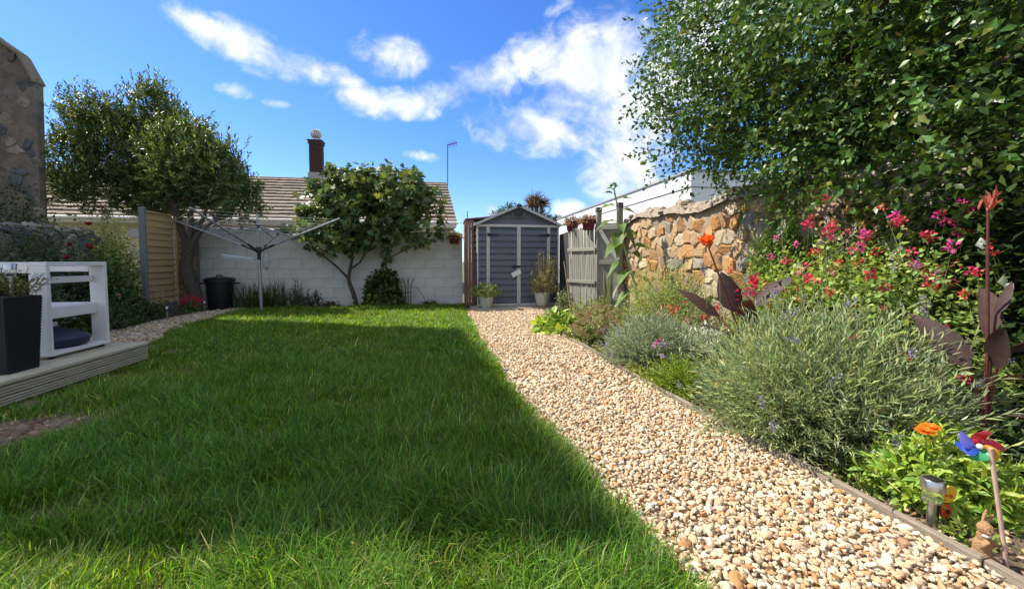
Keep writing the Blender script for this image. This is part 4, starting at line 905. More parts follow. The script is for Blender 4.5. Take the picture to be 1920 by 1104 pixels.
def fig():
    rng = np.random.default_rng(51); t = thing('fig_tree', 'fig tree with large lobed leaves against the white wall', 'tree', (-1.92, 9.45, 0))
    blobs = [((-2.1, 9.45, 2.30), (.75, .42, .55)), ((-1.04, 9.4, 2.42), (.72, .42, .50)), ((-2.66, 9.45, 1.72), (.50, .35, .42)), ((-.52, 9.35, 1.92), (.45, .35, .40)), ((-1.5, 9.35, 1.95), (.7, .4, .42)), ((-2.2, 9.35, 1.68), (.5, .35, .30)), ((-.95, 9.35, 1.58), (.38, .3, .26)), ((-1.9, 9.5, 2.78), (.40, .3, .22)), ((-1.0, 9.5, 2.82), (.36, .3, .2))]
    P, D, P2, D2 = crown(rng, blobs, 250, 3, .08, .5, .25); lf = LF()
    q, d, nn = shoots(rng, P2, D2, rng.uniform(.1, .26, len(P2)), 6, 1.15, .7); ln = rng.uniform(.09, .19, len(q))
    lf.add(q + d * .03, d, nn + rng.normal(0, .3, nn.shape), ln, ln * .92, vcol(rng, len(q), (.088, .140, .045), .28, .14, (.24, .26, .08), .12), 'fig'); lf.build('crown', M_leaf, t, kind='stuff')
    m = MB(); p0 = Vector((-1.90, 9.45, -.05)); f = Vector((-2.06, 9.45, .62)); g = Vector((-1.98, 9.45, 1.05))
    m.tube([p0, (-1.95, 9.45, .25), (-2.03, 9.45, .5), f], [.058, .05, .045, .04], 10); m.tube([f, (-2.02, 9.44, .8), g, (-1.95, 9.42, 1.4), (-2.05, 9.45, 1.9)], [.04, .038, .035, .028, .015], 8)
    m.tube([f, (-2.25, 9.4, .85), (-2.5, 9.38, 1.08), (-2.75, 9.4, 1.25), (-2.85, 9.4, 1.5)], [.028, .026, .022, .018, .01], 8); m.tube([g - Vector((0, 0, .2)), (-1.8, 9.4, .98), (-1.66, 9.38, 1.2), (-1.55, 9.4, 1.6)], [.024, .022, .02, .012], 8)
    m.tube([g, (-2.15, 9.4, 1.25), (-2.4, 9.4, 1.5), (-2.5, 9.4, 1.7)], [.025, .022, .018, .01], 8); m.tube([(-1.66, 9.38, 1.2), (-1.3, 9.38, 1.4), (-.95, 9.4, 1.9)], [.018, .016, .01], 6); m.tube([(-1.3, 9.38, 1.0), (-.85, 9.38, 1.25), (-.45, 9.38, 1.4)], [.014, .012, .006], 6); m.tube([(-1.5, 9.4, -.03), (-1.42, 9.38, .6), (-1.3, 9.38, 1.0), (-1.1, 9.38, 1.5)], [.02, .018, .015, .008], 6)
    limbs(rng, m, [g, (-1.95, 9.42, 1.4), (-2.5, 9.38, 1.2), (-1.55, 9.4, 1.6), (-.95, 9.4, 1.8), (-2.05, 9.45, 1.9)], 0, P[rng.choice(len(P), 40, False)], .012, sides=5)
    m.build('trunk', M_bark, t, smooth=True)
fig()

def background_trees():
    rng = np.random.default_rng(61); t = thing('cabbage_palm', 'spiky-headed cabbage palm showing above the shed roof', 'tree', (5.2, 22, 0)); tr = MB(); heads = [(4.85, 22, 4.05), (5.5, 22.1, 4.15), (5.15, 22.2, 4.4)]
    lf = LF()
    for h in heads:
        n = 130; u = sph(rng, n, -.45); lf.add(np.tile(h, (n, 1)), u, np.cross(u, rng.normal(0, 1, (n, 3))), rng.uniform(.45, .75, n), .045, vcol(rng, n, (.10, .085, .045), .3, .1, (.13, .06, .035), .4), 'blade')
        tr.tube([(5.2, 22.1, 0), (5.2, 22.1, 2.6), h], [.14, .12, .07], 7)
    lf.build('crown', M_leaf, t, kind='stuff'); tr.build('trunk', M_bark, t)
    for lab, blobs, seed, ncl, ln, base in [('rounded green tree below the cabbage palm heads', [((5.6, 23.5, 3.0), (1.2, .8, 1.0)), ((6.4, 23.5, 2.7), (.8, .8, .8))], 62, 150, .12, (5.7, 23.5, 0)),
                                            ('small green treetop showing left of the shed apex', [((3.5, 20.5, 3.15), (.65, .5, .5)), ((3.0, 20.5, 2.9), (.5, .5, .45))], 63, 90, .10, (3.4, 20.5, 0))]:
        r2 = np.random.default_rng(seed); o = thing('background_tree', lab, 'tree', base); P, D, P2, D2 = crown(r2, blobs, ncl, 5, .12, .4); l2 = LF(); q, d, nn = shoots(r2, P2, D2, .3, 7, .9)
        l2.add(q, d, nn, ln, ln * .6, vcol(r2, len(q), (.06, .10, .03), .25, .12), 'diamond'); l2.build('crown', M_leaf, o, kind='stuff'); MB().tube([(base[0], base[1], 0), (base[0], base[1], 2.8)], [.15, .06], 7).build('trunk', M_bark, o)
    n = thing('net_pole', 'thin pole holding a sagging net behind the white wall', 'net', (.72, 14, 0)); k = mat('dark_net', (.05, .06, .07), .8); MB().tube([(.86, 14.2, 0), (.86, 14.2, 2.75)], .014, 5).build('pole', k, n); m = MB()
    for i in range(7):
        z = 1.8 + i * .13; m.tube([(.62, 14.2, z + .02), (.74, 14.2, z - .03), (.86, 14.2, z)], .003, 3, False); m.tube([(.86, 14.2, z), (1.0, 14.2, z - .16), (1.3, 14.2, z - .36)], .003, 3, False)
    for i in range(8): x = .64 + i * .07; m.tube([(x, 14.2, 1.7), (x + .02, 14.2, 2.55 - (abs(x - .86) * .6))], .003, 3, False)
    m.build('netting', k, n)
background_trees()

# ================================================================== FLOWERS (shared small meshes)
def petals(n, L, W, cup, base, var=.12, center=None, rows=1, seed=1):
    rng = np.random.default_rng(seed); lf = LF()
    for r in range(rows):
        m = n; a = np.arange(m) * 6.283 / m + r * 3.14 / m + rng.normal(0, .08, m); c = cup + .3 * r
        D = np.stack([np.cos(a) * math.cos(c), np.sin(a) * math.cos(c), np.full(m, math.sin(c))], 1); N = np.stack([-np.cos(a) * math.sin(c), -np.sin(a) * math.sin(c), np.full(m, math.cos(c))], 1)
        lf.add(np.zeros((m, 3)) + np.array([0, 0, .002 * r]), D, N, L * (1 - .22 * r) * rng.uniform(.85, 1.1, m), W, vcol(rng, m, base, var, .05), 'oval')
    if center is not None:
        m = 14; u = sph(rng, m, .1); lf.add(np.zeros((m, 3)), u, np.cross(u, rng.normal(0, 1, (m, 3))), L * .22, L * .16, vcol(rng, m, center, .15, .05), 'diamond')
    return lf
def flower_mesh(name, lf): me = lf_mesh(lf, name); me.materials.append(M_petal); return me
def cluster(n, r, L, col, alt, p, seed, zs=1.0):
    rng = np.random.default_rng(seed); u = sph(rng, n); lf = LF(); c = u * r * rng.uniform(.5, 1, (n, 1)); c[:, 2] *= zs
    lf.add(c, u + rng.normal(0, .4, u.shape), np.cross(u, rng.normal(0, 1, u.shape)), L * rng.uniform(.7, 1.2, n), L * .75, vcol(rng, n, col, .18, .12, alt, p), 'diamond'); return lf
FM = {'salvia': [flower_mesh('flower', cluster(16, .012, .017, (.62, .035, .10), (.72, .10, .20), .4, s)) for s in (1, 2, 3)],
      'salviared': [flower_mesh('flower', cluster(14, .012, .016, (.58, .04, .035), (.65, .12, .07), .4, s)) for s in (4, 5)],
      'magenta': flower_mesh('flower', cluster(16, .013, .017, (.62, .035, .25), (.7, .15, .38), .4, 6)),
      'calendula': flower_mesh('flower', petals(22, .030, .011, .18, (.85, .22, .012), .1, (.45, .09, .01), 2)),
      'daisy': flower_mesh('flower', petals(13, .028, .011, .1, (.58, .42, .62), .08, (.12, .06, .2))), 'daisy2': flower_mesh('flower', petals(13, .028, .011, .1, (.50, .04, .22), .1, (.1, .03, .1))),
      'lav': [flower_mesh('flower_spike', cluster(52, .010, .0085, (.26, .22, .36), (.36, .33, .45), .4, s, 3.6)) for s in (7, 8)],
      'pale': flower_mesh('flower_spike', cluster(60, .010, .0075, (.55, .55, .48), (.65, .62, .62), .4, 9, 4.5)),
      'penst': flower_mesh('flower_spike', cluster(46, .022, .024, (.48, .02, .06), (.6, .05, .12), .4, 10, 3.2)),
      'rose': flower_mesh('flower', petals(7, .045, .05, .75, (.35, .012, .018), .2, (.3, .01, .015), 3)), 'wrose': flower_mesh('flower', petals(7, .035, .04, .75, (.75, .73, .66), .05, (.7, .65, .5), 3)),
      'pink': flower_mesh('flower', cluster(26, .035, .028, (.50, .10, .17), (.58, .2, .28), .4, 11, .7)), 'redcl': flower_mesh('flower', cluster(26, .04, .026, (.55, .02, .06), (.6, .06, .08), .4, 12, .8)),
      'white': flower_mesh('flower', cluster(20, .02, .02, (.75, .73, .70), (.7, .62, .65), .3, 13, .6)), 'gauras': flower_mesh('flower', cluster(7, .008, .012, (.68, .66, .60), (.6, .45, .4), .2, 14)),
      'sedum': [flower_mesh('flower_head', cluster(150, .042, .012, (.29, .25, .12), (.36, .27, .16), .4, s, .45)) for s in (15, 16)]}
def flowers(par, kind, pts, rng, smin=.8, smax=1.25, tilt=.4):
    ms = FM[kind] if isinstance(FM[kind], list) else [FM[kind]]
    for p in pts:
        m = ms[rng.integers(len(ms))]; s = rng.uniform(smin, smax); piece(m.name.split('.')[0], m, par, tuple(p), (rng.normal(0, tilt), rng.normal(0, tilt), rng.uniform(0, 6.28)), (s, s, s))

# ================================================================== PLANT BUILDERS
def dome(rng, c, r, n, f, zlo=.02, start=.22, wild=.06):
    u = sph(rng, n, zlo); e = np.array(c) + u * np.array(r) * rng.uniform(.72, 1.06, (n, 1)) * (1 + wild * rng.normal(0, 1, (n, 1)))
    s = np.array(c) + u * np.array([r[0], r[1], 0]) * start; D = e - s; return s + D * (1 - f), D, np.linalg.norm(D, axis=1) * f, e
def plant(name, label, cat, base, group=None): return thing(name, label, cat, base, group)
def stems_part(par, S, E, rad=.0025, m=None, sag=0.0, name='stems'):
    mb = MB()
    for a, b in zip(S, E):
        a = Vector(a); b = Vector(b); mid = a.lerp(b, .55) + Vector((0, 0, (b - a).length * sag)); mb.tube([a, mid, b], [rad, rad * .8, rad * .5], 3, False)
    return mb.build(name, m or M_stem, par, kind='stuff')

def lavender(label, c, r, n, seed, col, alt, leafL, leafW, nsp):
    rng = np.random.default_rng(seed); t = plant('lavender_bush', label, 'lavender', (c[0], c[1], 0)); lf = LF()
    P, D, L, E = dome(rng, c, r, n, .62, wild=.12); D[:, 2] += .12 * np.linalg.norm(D, axis=1); q, d, nn = shoots(rng, P, D, L, 15, .55, 0); k = len(q); ln = leafL * rng.uniform(.6, 1.25, k)
    lf.add(q, d, nn, ln, leafW, vcol(rng, k, col, .26, .12, alt, .25), 'diamond')
    P, D, L, E2 = dome(rng, c, np.array(r) * .72, n // 2, .7); q, d, nn = shoots(rng, P, D, L, 10, .6, 0); lf.add(q, d, nn, leafL * .9, leafW, vcol(rng, len(q), np.array(col) * .9, .3, .12), 'diamond')
    lf.build('foliage', M_silver, t, kind='stuff'); stems_part(t, np.tile(np.array(c) + [0, 0, .0], (120, 1)) + rng.normal(0, .05, (120, 3)) * [1, 1, 0], E[:120], .003, M_stem)
    pick = E[rng.choice(len(E), nsp, False)]; dd = nrm(pick - np.array(c)); tip = pick + dd * rng.uniform(.04, .2, (nsp, 1)) + np.array([0, 0, 1]) * rng.uniform(0, .16, (nsp, 1)); stems_part(t, pick - dd * .15, tip, .0016, M_stem, name='flower_stalks'); flowers(t, 'lav', tip, rng, .8, 1.3, .45)
    return t
lavender('big grey-green lavender bush spilling over the near path edge', (2.19, 2.0, 0), (.66, .66, .70), 3800, 71, (.36, .42, .21), (.48, .53, .34), .066, .0052, 48)
lavender('smaller silver-green lavender at the path edge before the sedum', (2.02, 3.62, 0), (.48, .52, .46), 1900, 72, (.33, .38, .26), (.46, .49, .38), .055, .006, 16)

def leafy(name, label, cat, c, r, n, seed, col, alt, pa, leaf, wid, kind='oval', nl=8, f=.5, ang=1.0, m=None, droop=.2, stems=40, zlo=.02, smat=None, srad=.003, center_z=0.0, group=None, start=.22, inner=.6):
    rng = np.random.default_rng(seed); t = plant(name, label, cat, (c[0], c[1], 0), group); lf = LF(); c3 = np.array([c[0], c[1], center_z])
    n = int(n * .85)
    for sc_, nn_ in ((1, n), (.68, int(n * inner))):
        P, D, L, E = dome(rng, c3, np.array(r) * sc_, nn_, f, zlo, start); q, d, nn = shoots(rng, P, D, L, nl, ang, droop); ln = leaf * rng.uniform(.55, 1.25, len(q)); lf.add(q, d, nn + rng.normal(0, .25, nn.shape), ln, ln * wid, vcol(rng, len(q), col, .24, .14, alt, pa), 'oval4' if kind == 'oval' and leaf < .09 else kind)
        if sc_ == 1: E1 = E
    lf.build('foliage', m or M_leaf, t, kind='stuff')
    if stems: stems_part(t, np.array([c[0], c[1], 0]) + rng.normal(0, .06, (stems, 3)) * [1, 1, 0], E1[:stems] * .92 + np.array([c[0], c[1], 0]) * .08, srad, smat or M_stem)
    return t, rng, E1

# ---- right-hand bed, near to far
t, rng, E = leafy('calendula', 'bright green marigold plant with two orange flowers beside the pinwheel', 'plant', (2.08, 1.36), (.30, .24, .31), 300, 81, (.27, .40, .06), (.36, .48, .09), .3, .06, .30, 'long', 9, .5, .8, droop=.25)
for p in ((1.915, 1.30, .315), (1.965, 1.32, .318)): stems_part(t, [(2.02, 1.36, .1)], [p], .003, name='flower_stem'); flowers(t, 'calendula', [p], rng, 1.2, 1.3, .12)
t, rng, E = leafy('salvia_bush', 'broad yellow-green salvia bush covered in small pink and red flowers', 'shrub', (2.74, 2.35), (.55, 1.05, 1.20), 3000, 82, (.20, .30, .06), (.30, .38, .10), .35, .042, .62, 'oval', 8, .34, 1.1, stems=60, inner=.5)
top = E[(E[:, 2] > .55)]; sel = top[rng.choice(len(top), 64, False)]; tip = sel + np.stack([rng.normal(-.03, .04, 64), rng.normal(-.02, .05, 64), rng.uniform(.0, .17, 64)], 1); stems_part(t, sel - [0, 0, .1], tip, .0018, name='flower_stalks')
flowers(t, 'salvia', tip[:34], rng, 1.1, 1.7); flowers(t, 'salviared', tip[34:52], rng, 1.1, 1.6); flowers(t, 'magenta', tip[52:], rng, 1.1, 1.6)
front = E[(E[:, 0] < 2.55) & (E[:, 2] > .35)]; front = front[rng.choice(len(front), min(26, len(front)), False)] + [-.02, -.02, .02]; flowers(t, 'salviared', front[:9], rng, 1.1, 1.6); flowers(t, 'salvia', front[9:], rng, 1.0, 1.5)
hi = np.array([(2.48,1.81,1.26),(2.73,1.77,1.27),(2.77,1.76,1.23),(2.87,1.75,1.34),(2.91,1.74,1.30),(2.86,1.75,1.17),(2.70,1.78,1.14),(2.33,1.84,1.17),(2.11,1.88,1.20),(2.0,1.90,1.22),(2.70,1.77,.87),(2.78,1.75,.88)]) + [.12, .16, .0]
hi = np.concatenate([hi, hi + rng.normal(0, .022, hi.shape)]); stems_part(t, hi[:12] - [-.06, -.1, .5], hi[:12], .0022, name='flower_stalks'); flowers(t, 'magenta', hi[:6], rng, 1.1, 1.5); flowers(t, 'salvia', hi[6:], rng, 1.1, 1.5)
def spires(label, pts, kind, seed, base, nm='flower_spires', cat='flowers'):
    rng = np.random.default_rng(seed); t = plant(nm, label, cat, base); pts = np.array(pts, float); S = pts.copy(); S[:, 2] = .1; S[:, 0] = S[:, 0] * .7 + base[0] * .3; S[:, 1] = S[:, 1] * .7 + base[1] * .3
    stems_part(t, S, pts, .0028, M_stem); flowers(t, kind, pts, rng, .9, 1.5, .15)
    lf = LF(); k = len(S); q, d, nn = shoots(rng, S, pts - S, np.linalg.norm(pts - S, axis=1) * .6, 9, .9); lf.add(q, d, nn, .05, .010, vcol(rng, len(q), (.17, .24, .07), .2), 'diamond'); lf.build('foliage', M_leaf, t, kind='stuff'); return t
spires('tall thin pale cream flower spires rising through the pink salvia', [(2.35, 2.0, 1.18), (2.45, 1.85, 1.0), (2.6, 1.75, .92), (2.25, 2.4, 1.22), (2.5, 2.3, 1.25), (2.7, 2.0, 1.05), (2.2, 2.2, .95)], 'pale', 91, (2.4, 2.1, 0))
spires('pale lilac flower spikes leaning between the orange canna and the salvia', [(2.05, 2.75, 1.02), (2.0, 2.85, .92), (2.15, 2.6, .88), (2.25, 2.7, 1.1), (2.1, 2.5, .78), (2.3, 2.5, .8), (1.98, 3.05, .85), (2.2, 2.95, .8), (2.35, 2.3, .75), (2.15, 3.2, .7)], 'lav', 92, (2.2, 2.7, 0))
spires('dark red tubular flower spikes in front of the purple leaves', [(2.2, 2.75, .72), (2.26, 2.68, .80), (2.32, 2.72, .82), (2.14, 2.85, .60), (2.10, 2.95, .58)], 'penst', 93, (2.3, 2.8, 0))
def canna(label, base, leaves, spikes, seed, bloom):
    rng = np.random.default_rng(seed); t = plant('canna_lily', label, 'canna', base); ML = mat('bronze_canna_leaf', (.070, .030, .034), .55, .25, 5, .1, 40, transl=.25, tcol=(1.9, .7, .4), spec=.3, stretch=(4, 4, 4), col2=(.075, .060, .045))
    for (p, d, L, W, roll) in leaves:
        p = Vector(p); d = Vector(d).normalized(); s = d.cross(Vector((0, 0, 1))).normalized(); n0 = s.cross(d); s2 = s * math.cos(roll) + n0 * math.sin(roll); n2 = s2.cross(d) * -1; m = MB(); k = 9; vs = []
        for i in range(k):
            u = i / (k - 1); w = W * (math.sin(math.pi * min(1, u ** .62 * .97 + .03)) ** .9) * .5; cp = p + d * L * u - Vector((0, 0, L * .28 * u * u))
            for v in (-1, -.5, 0, .5, 1): vs.append(cp + s2 * v * w + n2 * (.22 * w * v * v + .02 * math.sin(u * 20 + v * 3) * w))
        m.add(vs, [(i * 5 + j, i * 5 + j + 1, i * 5 + 6 + j, i * 5 + 5 + j) for i in range(k - 1) for j in range(4)]); m.build('leaf', ML, t, smooth=True); q0 = Vector((base[0], base[1], max(.05, p.z - .3))); MB().tube([q0, q0.lerp(p, .6) + Vector((0, 0, .02)), p], [.006, .006, .004], 6).build('leaf_stalk', M_redstem, t)
    for (a, b) in spikes:
        a = Vector(a); b = Vector(b); MB().tube([a, a.lerp(b, .5) + Vector((.01, 0, 0)), b], [.008, .0075, .005], 8).build('flower_stem', M_redstem, t, smooth=True)
        lf = LF(); n = 16 if bloom == 'orange' else 9
        D = nrm(np.stack([rng.normal(0, .5 if bloom == 'orange' else .25, n), rng.normal(0, .5 if bloom == 'orange' else .25, n), np.ones(n) * (.45 if bloom == 'orange' else 1)], 1))
        lf.add(np.tile(b, (n, 1)) + rng.normal(0, .012, (n, 3)), D, np.cross(D, rng.normal(0, 1, (n, 3))), rng.uniform(.06, .1, n), .03 if bloom == 'orange' else .02, vcol(rng, n, (.75, .12, .015) if bloom == 'orange' else (.38, .10, .06), .2, .1), 'oval'); lf.build('flower', M_petal, t)
    return t
canna('bronze-leaved canna with a bright orange flower in front of the stone wall', (2.22, 2.62, 0), [((2.10, 2.80, .58), (-.6, .5, .8), .46, .17, .4), ((2.16, 2.70, .62), (-.15, .2, 1), .44, .17, 1.0), ((2.08, 2.62, .46), (-.8, -.1, .5), .36, .13, .2), ((2.22, 2.6, .68), (.5, -.3, .8), .40, .16, -.5), ((2.14, 2.56, .56), (-.35, -.5, .7), .40, .15, .6), ((2.12, 2.6, .2), (-.7, -.25, .5), .34, .11, .3), ((2.42, 2.5, .5), (.3, -.3, .9), .40, .15, .9)],
      [((2.2, 2.62, .3), (1.86, 2.62, 1.12))], 94, 'orange')
canna('bronze-leaved canna with a tall red bud spike near the right edge', (2.50, 1.46, 0), [((2.46, 1.44, .66), (.55, .45, .75), .46, .13, 1.1), ((2.50, 1.42, .60), (.85, -.35, .45), .50, .14, .7), ((2.52, 1.46, .46), (.85, -.25, .2), .48, .13, .5), ((2.45, 1.42, .76), (.45, .1, .75), .26, .07, .6), ((2.52, 1.44, .30), (.75, -.5, .2), .44, .12, .1), ((2.44, 1.5, .50), (-.1, .6, .9), .42, .12, 1.2), ((2.47, 1.42, .52), (-.35, -.25, .8), .34, .10, .8)],
      [((2.50, 1.46, .0), (2.37, 1.42, 1.23))], 95, 'bud')
t, rng, E = leafy('cape_daisy', 'grassy green daisy clump with purple flowers at the path edge', 'plant', (1.86, 2.82), (.28, .44, .27), 520, 83, (.17, .28, .035), (.27, .33, .06), .25, .045, .2, 'diamond', 9, .6, .6, stems=20)
flowers(t, 'daisy', [(1.72, 3.08, .30), (1.76, 3.02, .23), (2.05, 3.0, .42), (1.9, 3.2, .28), (1.98, 2.75, .33)], rng, .8, 1.1, .6); flowers(t, 'daisy2', [(1.80, 3.14, .33), (1.79, 3.16, .31), (1.70, 3.7, .2)], rng, .9, 1.1, .5)
t, rng, E = leafy('silver_plant', 'white-silver felted foliage plant between the lavender and red flowers', 'plant', (2.42, 3.45), (.30, .32, .44), 420, 84, (.44, .46, .40), (.56, .57, .52), .4, .045, .3, 'diamond', 10, .5, .9, M_silver, stems=20)
t, rng, E = leafy('airy_shrub', 'airy light green shrub with tiny white flowers below the stone wall', 'shrub', (2.62, 4.45), (.58, .9, 1.06), 2200, 85, (.20, .265, .06), (.31, .34, .10), .35, .030, .34, 'diamond', 10, .42, .9, stems=60)
flowers(t, 'gauras', E[rng.choice(len(E), 60, False)] + rng.normal(0, .03, (60, 3)), rng, .8, 1.4); flowers(t, 'lav', E[E[:, 2] > .5][:7] + [0, 0, .05], rng, .8, 1.2)
t, rng, E = leafy('red_penstemon', 'low plant with dusky red flowers between airy shrub and silver foliage', 'plant', (2.36, 3.85), (.26, .3, .52), 120, 86, (.15, .18, .06), (.2, .1, .06), .3, .04, .3, 'diamond', 8, .5, .8, stems=20)
flowers(t, 'salviared', E[E[:, 2] > .25][:22] + [0, 0, .03], rng, 1.0, 1.6)
t, rng, E = leafy('sedum', 'rounded sedum clump with flat brown-green flower heads', 'plant', (1.92, 4.85), (.38, .42, .44), 150, 87, (.24, .30, .10), (.33, .34, .12), .3, .06, .5, 'oval', 8, .6, .9, stems=60, srad=.004)
up = E[E[:, 2] > .05][:80]; flowers(t, 'sedum', up + [0, 0, .02], rng, .8, 1.3, .3)
t, rng, E = leafy('broad_leaf_plant', 'bright lime broad-leaved plant sprawling onto the gravel near the shed', 'plant', (1.62, 5.6), (.36, .45, .28), 90, 88, (.22, .34, .05), (.32, .42, .08), .35, .14, .62, 'oval', 5, .6, 1.0, stems=30)
t, rng, E = leafy('low_herb', 'dull olive herb hummock against the picket fence foot', 'plant', (2.25, 5.9), (.5, .6, .46), 420, 89, (.19, .235, .08), (.30, .29, .11), .35, .05, .35, 'diamond', 8, .5, .9, stems=30)
t, rng, E = leafy('climbing_shrub', 'tall narrow-leaved green shrub growing up the stone wall', 'shrub', (3.08, 3.30), (.26, .42, 1.50), 800, 96, (.13, .22, .05), (.24, .32, .08), .3, .095, .17, 'blade', 9, .28, .8, M_leaf, .5, stems=40)
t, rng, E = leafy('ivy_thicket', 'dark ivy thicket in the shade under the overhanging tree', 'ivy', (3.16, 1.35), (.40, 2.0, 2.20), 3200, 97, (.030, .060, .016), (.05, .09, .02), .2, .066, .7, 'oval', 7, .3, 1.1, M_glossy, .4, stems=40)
t, rng, E = leafy('dark_bush', 'dark green bush with small leaves at the right edge behind the marigold', 'shrub', (2.80, 1.25), (.36, .44, .55), 500, 98, (.06, .11, .028), (.13, .19, .05), .2, .045, .6, 'oval', 7, .4, 1.0, stems=30)
flowers(t, 'salvia', [(2.52, 1.22, .53), (2.55, 1.2, .50)], rng, 1.0, 1.3)
t, rng, E = leafy('edge_weeds', 'patch of yellow-green creeping weeds along the timber edging', 'plant', (1.71, 3.45), (.13, 1.5, .10), 620, 99, (.24, .27, .05), (.34, .33, .08), .3, .028, .6, 'oval', 5, .7, 1.0, stems=0)
t, rng, E = leafy('weed_tuft', 'small green weed tuft in the soil behind the solar lamp', 'plant', (1.90, 1.50), (.16, .20, .09), 60, 100, (.17, .27, .05), (.28, .33, .07), .3, .035, .45, 'oval', 5, .7, 1.0, stems=0)
t, rng, E = leafy('weed_tuft', 'small green weed tuft in the soil beside the rabbit ornament', 'plant', (1.86, 1.12), (.09, .10, .07), 26, 101, (.17, .27, .05), (.28, .33, .07), .3, .035, .35, 'diamond', 5, .7, .8, stems=0)
def sword(label, c, n, L, W, seed, col, spread=.6, nm='sword_leaf_plant'):
    rng = np.random.default_rng(seed); t = plant(nm, label, 'plant', (c[0], c[1], 0)); lf = LF(); a = rng.uniform(0, 6.28, n); le = np.abs(rng.normal(0, spread, n)); D = np.stack([np.cos(a) * np.sin(le), np.sin(a) * np.sin(le), np.cos(le)], 1)
    k = 5; P = np.stack([c[0] + rng.normal(0, .06 if n < 50 else .30, n), c[1] + rng.normal(0, .06, n), np.zeros(n)], 1); ll = L * rng.uniform(.6, 1.1, n); N = np.stack([-np.cos(a) * np.cos(le), -np.sin(a) * np.cos(le), np.sin(le)], 1); V = []; F = []
    for i in range(n):
        s = np.cross(D[i], N[i]); o = len(V)
        for j in range(k + 1):
            u = j / k; p = P[i] + D[i] * ll[i] * u - N[i] * ll[i] * .28 * u ** 2 * (le[i] * 1.3) ; w = W * (1 - u ** 2.2) * .5 + .0008; V += [p - s * w, p + s * w]
        F += [(o + 2 * j, o + 2 * j + 1, o + 2 * j + 3, o + 2 * j + 2) for j in range(k)]
    me = mesh_np('foliage', np.array(V), [np.array(F)], np.repeat(vcol(rng, n, col, .25), 2 * (k + 1), axis=0)); link('foliage', me, M_leaf, t, kind='stuff'); return t
sword('grey-green upright sword-shaped leaves beside the gate', (2.52, 5.95), 13, .95, .05, 110, (.15, .19, .11), .28)
sword('dark strap-leaved clump against the white wall beside the airer pole', (-3.85, 9.42), 260, .66, .024, 111, (.07, .115, .032), .75, 'strap_leaf_clump')

def sunflower():
    t = plant('sunflower', 'tall unopened sunflower with big leaves before the gate', 'sunflower', (2.62, 5.35, 0)); rng = np.random.default_rng(120)
    pts = [(2.66, 5.12, 0), (2.63, 5.2, .6), (2.60, 5.40, 1.0), (2.54, 5.62, 1.5), (2.56, 5.72, 1.85), (2.54, 5.80, 2.10)]; MB().tube(pts, [.02, .019, .018, .016, .014, .011], 8).build('stem', mat('sunflower_stem', (.30, .36, .15), .7, .2, 30), t, smooth=True)
    ML = leafmat('sunflower_leaf', .4, .55)
    def leaf(p, az, el, L, W, droop):
        d = Vector((math.cos(R(az)) * math.cos(R(el)), math.sin(R(az)) * math.cos(R(el)), math.sin(R(el)))); s = d.cross(Vector((0, 0, 1))).normalized(); n = s.cross(d); p = Vector(p); st = p + d * L * .28
        MB().tube([p, st], .004, 5).build('leaf_stalk', M_stem, t); V = []; k = 9
        for i in range(k):
            u = i / (k - 1); w = W * .5 * math.sin(math.pi * min(1, (u * .98 + .02)) ** .55) ** 1.15; c = st + d * L * u - Vector((0, 0, droop * L * u * u))
            for v in (-1, -.5, 0, .5, 1): V.append(c + s * v * w + n * (.42 * w * abs(v) + .10 * w * math.sin(u * 11 + v * 4)))
        me = mesh_np('leaf', np.array(V), [np.array([(i * 5 + j, i * 5 + j + 1, i * 5 + 6 + j, i * 5 + 5 + j) for i in range(k - 1) for j in range(4)])], np.tile(np.clip(rng.normal(1, .1), .7, 1.3) * np.array([.125, .205, .05]), (k * 5, 1)), True); link('leaf', me, ML, t)
    for (h, az, el, L, W, dr) in [(2.08, 190, 5, .13, .07, .2), (2.07, 20, 50, .10, .06, .1), (2.0, 175, 15, .16, .09, .3), (1.93, 340, 5, .19, .09, .15), (1.82, 195, 0, .22, .14, .35), (1.74, 350, 10, .20, .13, .5), (1.60, 185, -8, .24, .16, .45), (1.55, 260, -10, .20, .15, .5), (1.5, 310, -30, .22, .17, .9), (1.45, 240, -35, .22, .17, .9), (1.44, 10, 0, .22, .12, .35), (1.25, 205, -10, .26, .20, .5), (1.20, 345, 8, .28, .18, .35), (1.12, 20, 0, .22, .15, .5), (1.0, 190, -12, .24, .17, .6), (.88, 215, -15, .24, .18, .5), (.82, 330, -20, .24, .18, .6), (.62, 180, -30, .26, .18, .4)]:
        zz = [p[2] for p in pts]; p = (np.interp(h, zz, [p[0] for p in pts]), np.interp(h, zz, [p[1] for p in pts]), h); leaf(p, az, el, L * (1.1 if h > 1.9 else 1.2), W * (1.1 if h > 1.9 else 1.15), dr)
    lf = LF(); n = 40; u = sph(rng, n, -.2); lf.add(np.tile((2.54, 5.80, 2.13), (n, 1)) + u * .02, u, np.cross(u, rng.normal(0, 1, (n, 3))), .045, .022, vcol(rng, n, (.16, .25, .05), .2), 'oval'); lf.build('bud', M_leaf, t)
sunflower()
def cane(label, a, b): t = thing('garden_cane', label, 'cane', a); MB().tube([a, b], .008, 6).build('cane', mat('bamboo_cane', (.42, .34, .21), .6, .2, 20), t)
cane('pale bamboo cane leaning in front of the picket fence', (2.32, 7.1, 0), (2.17, 7.1, 1.0))

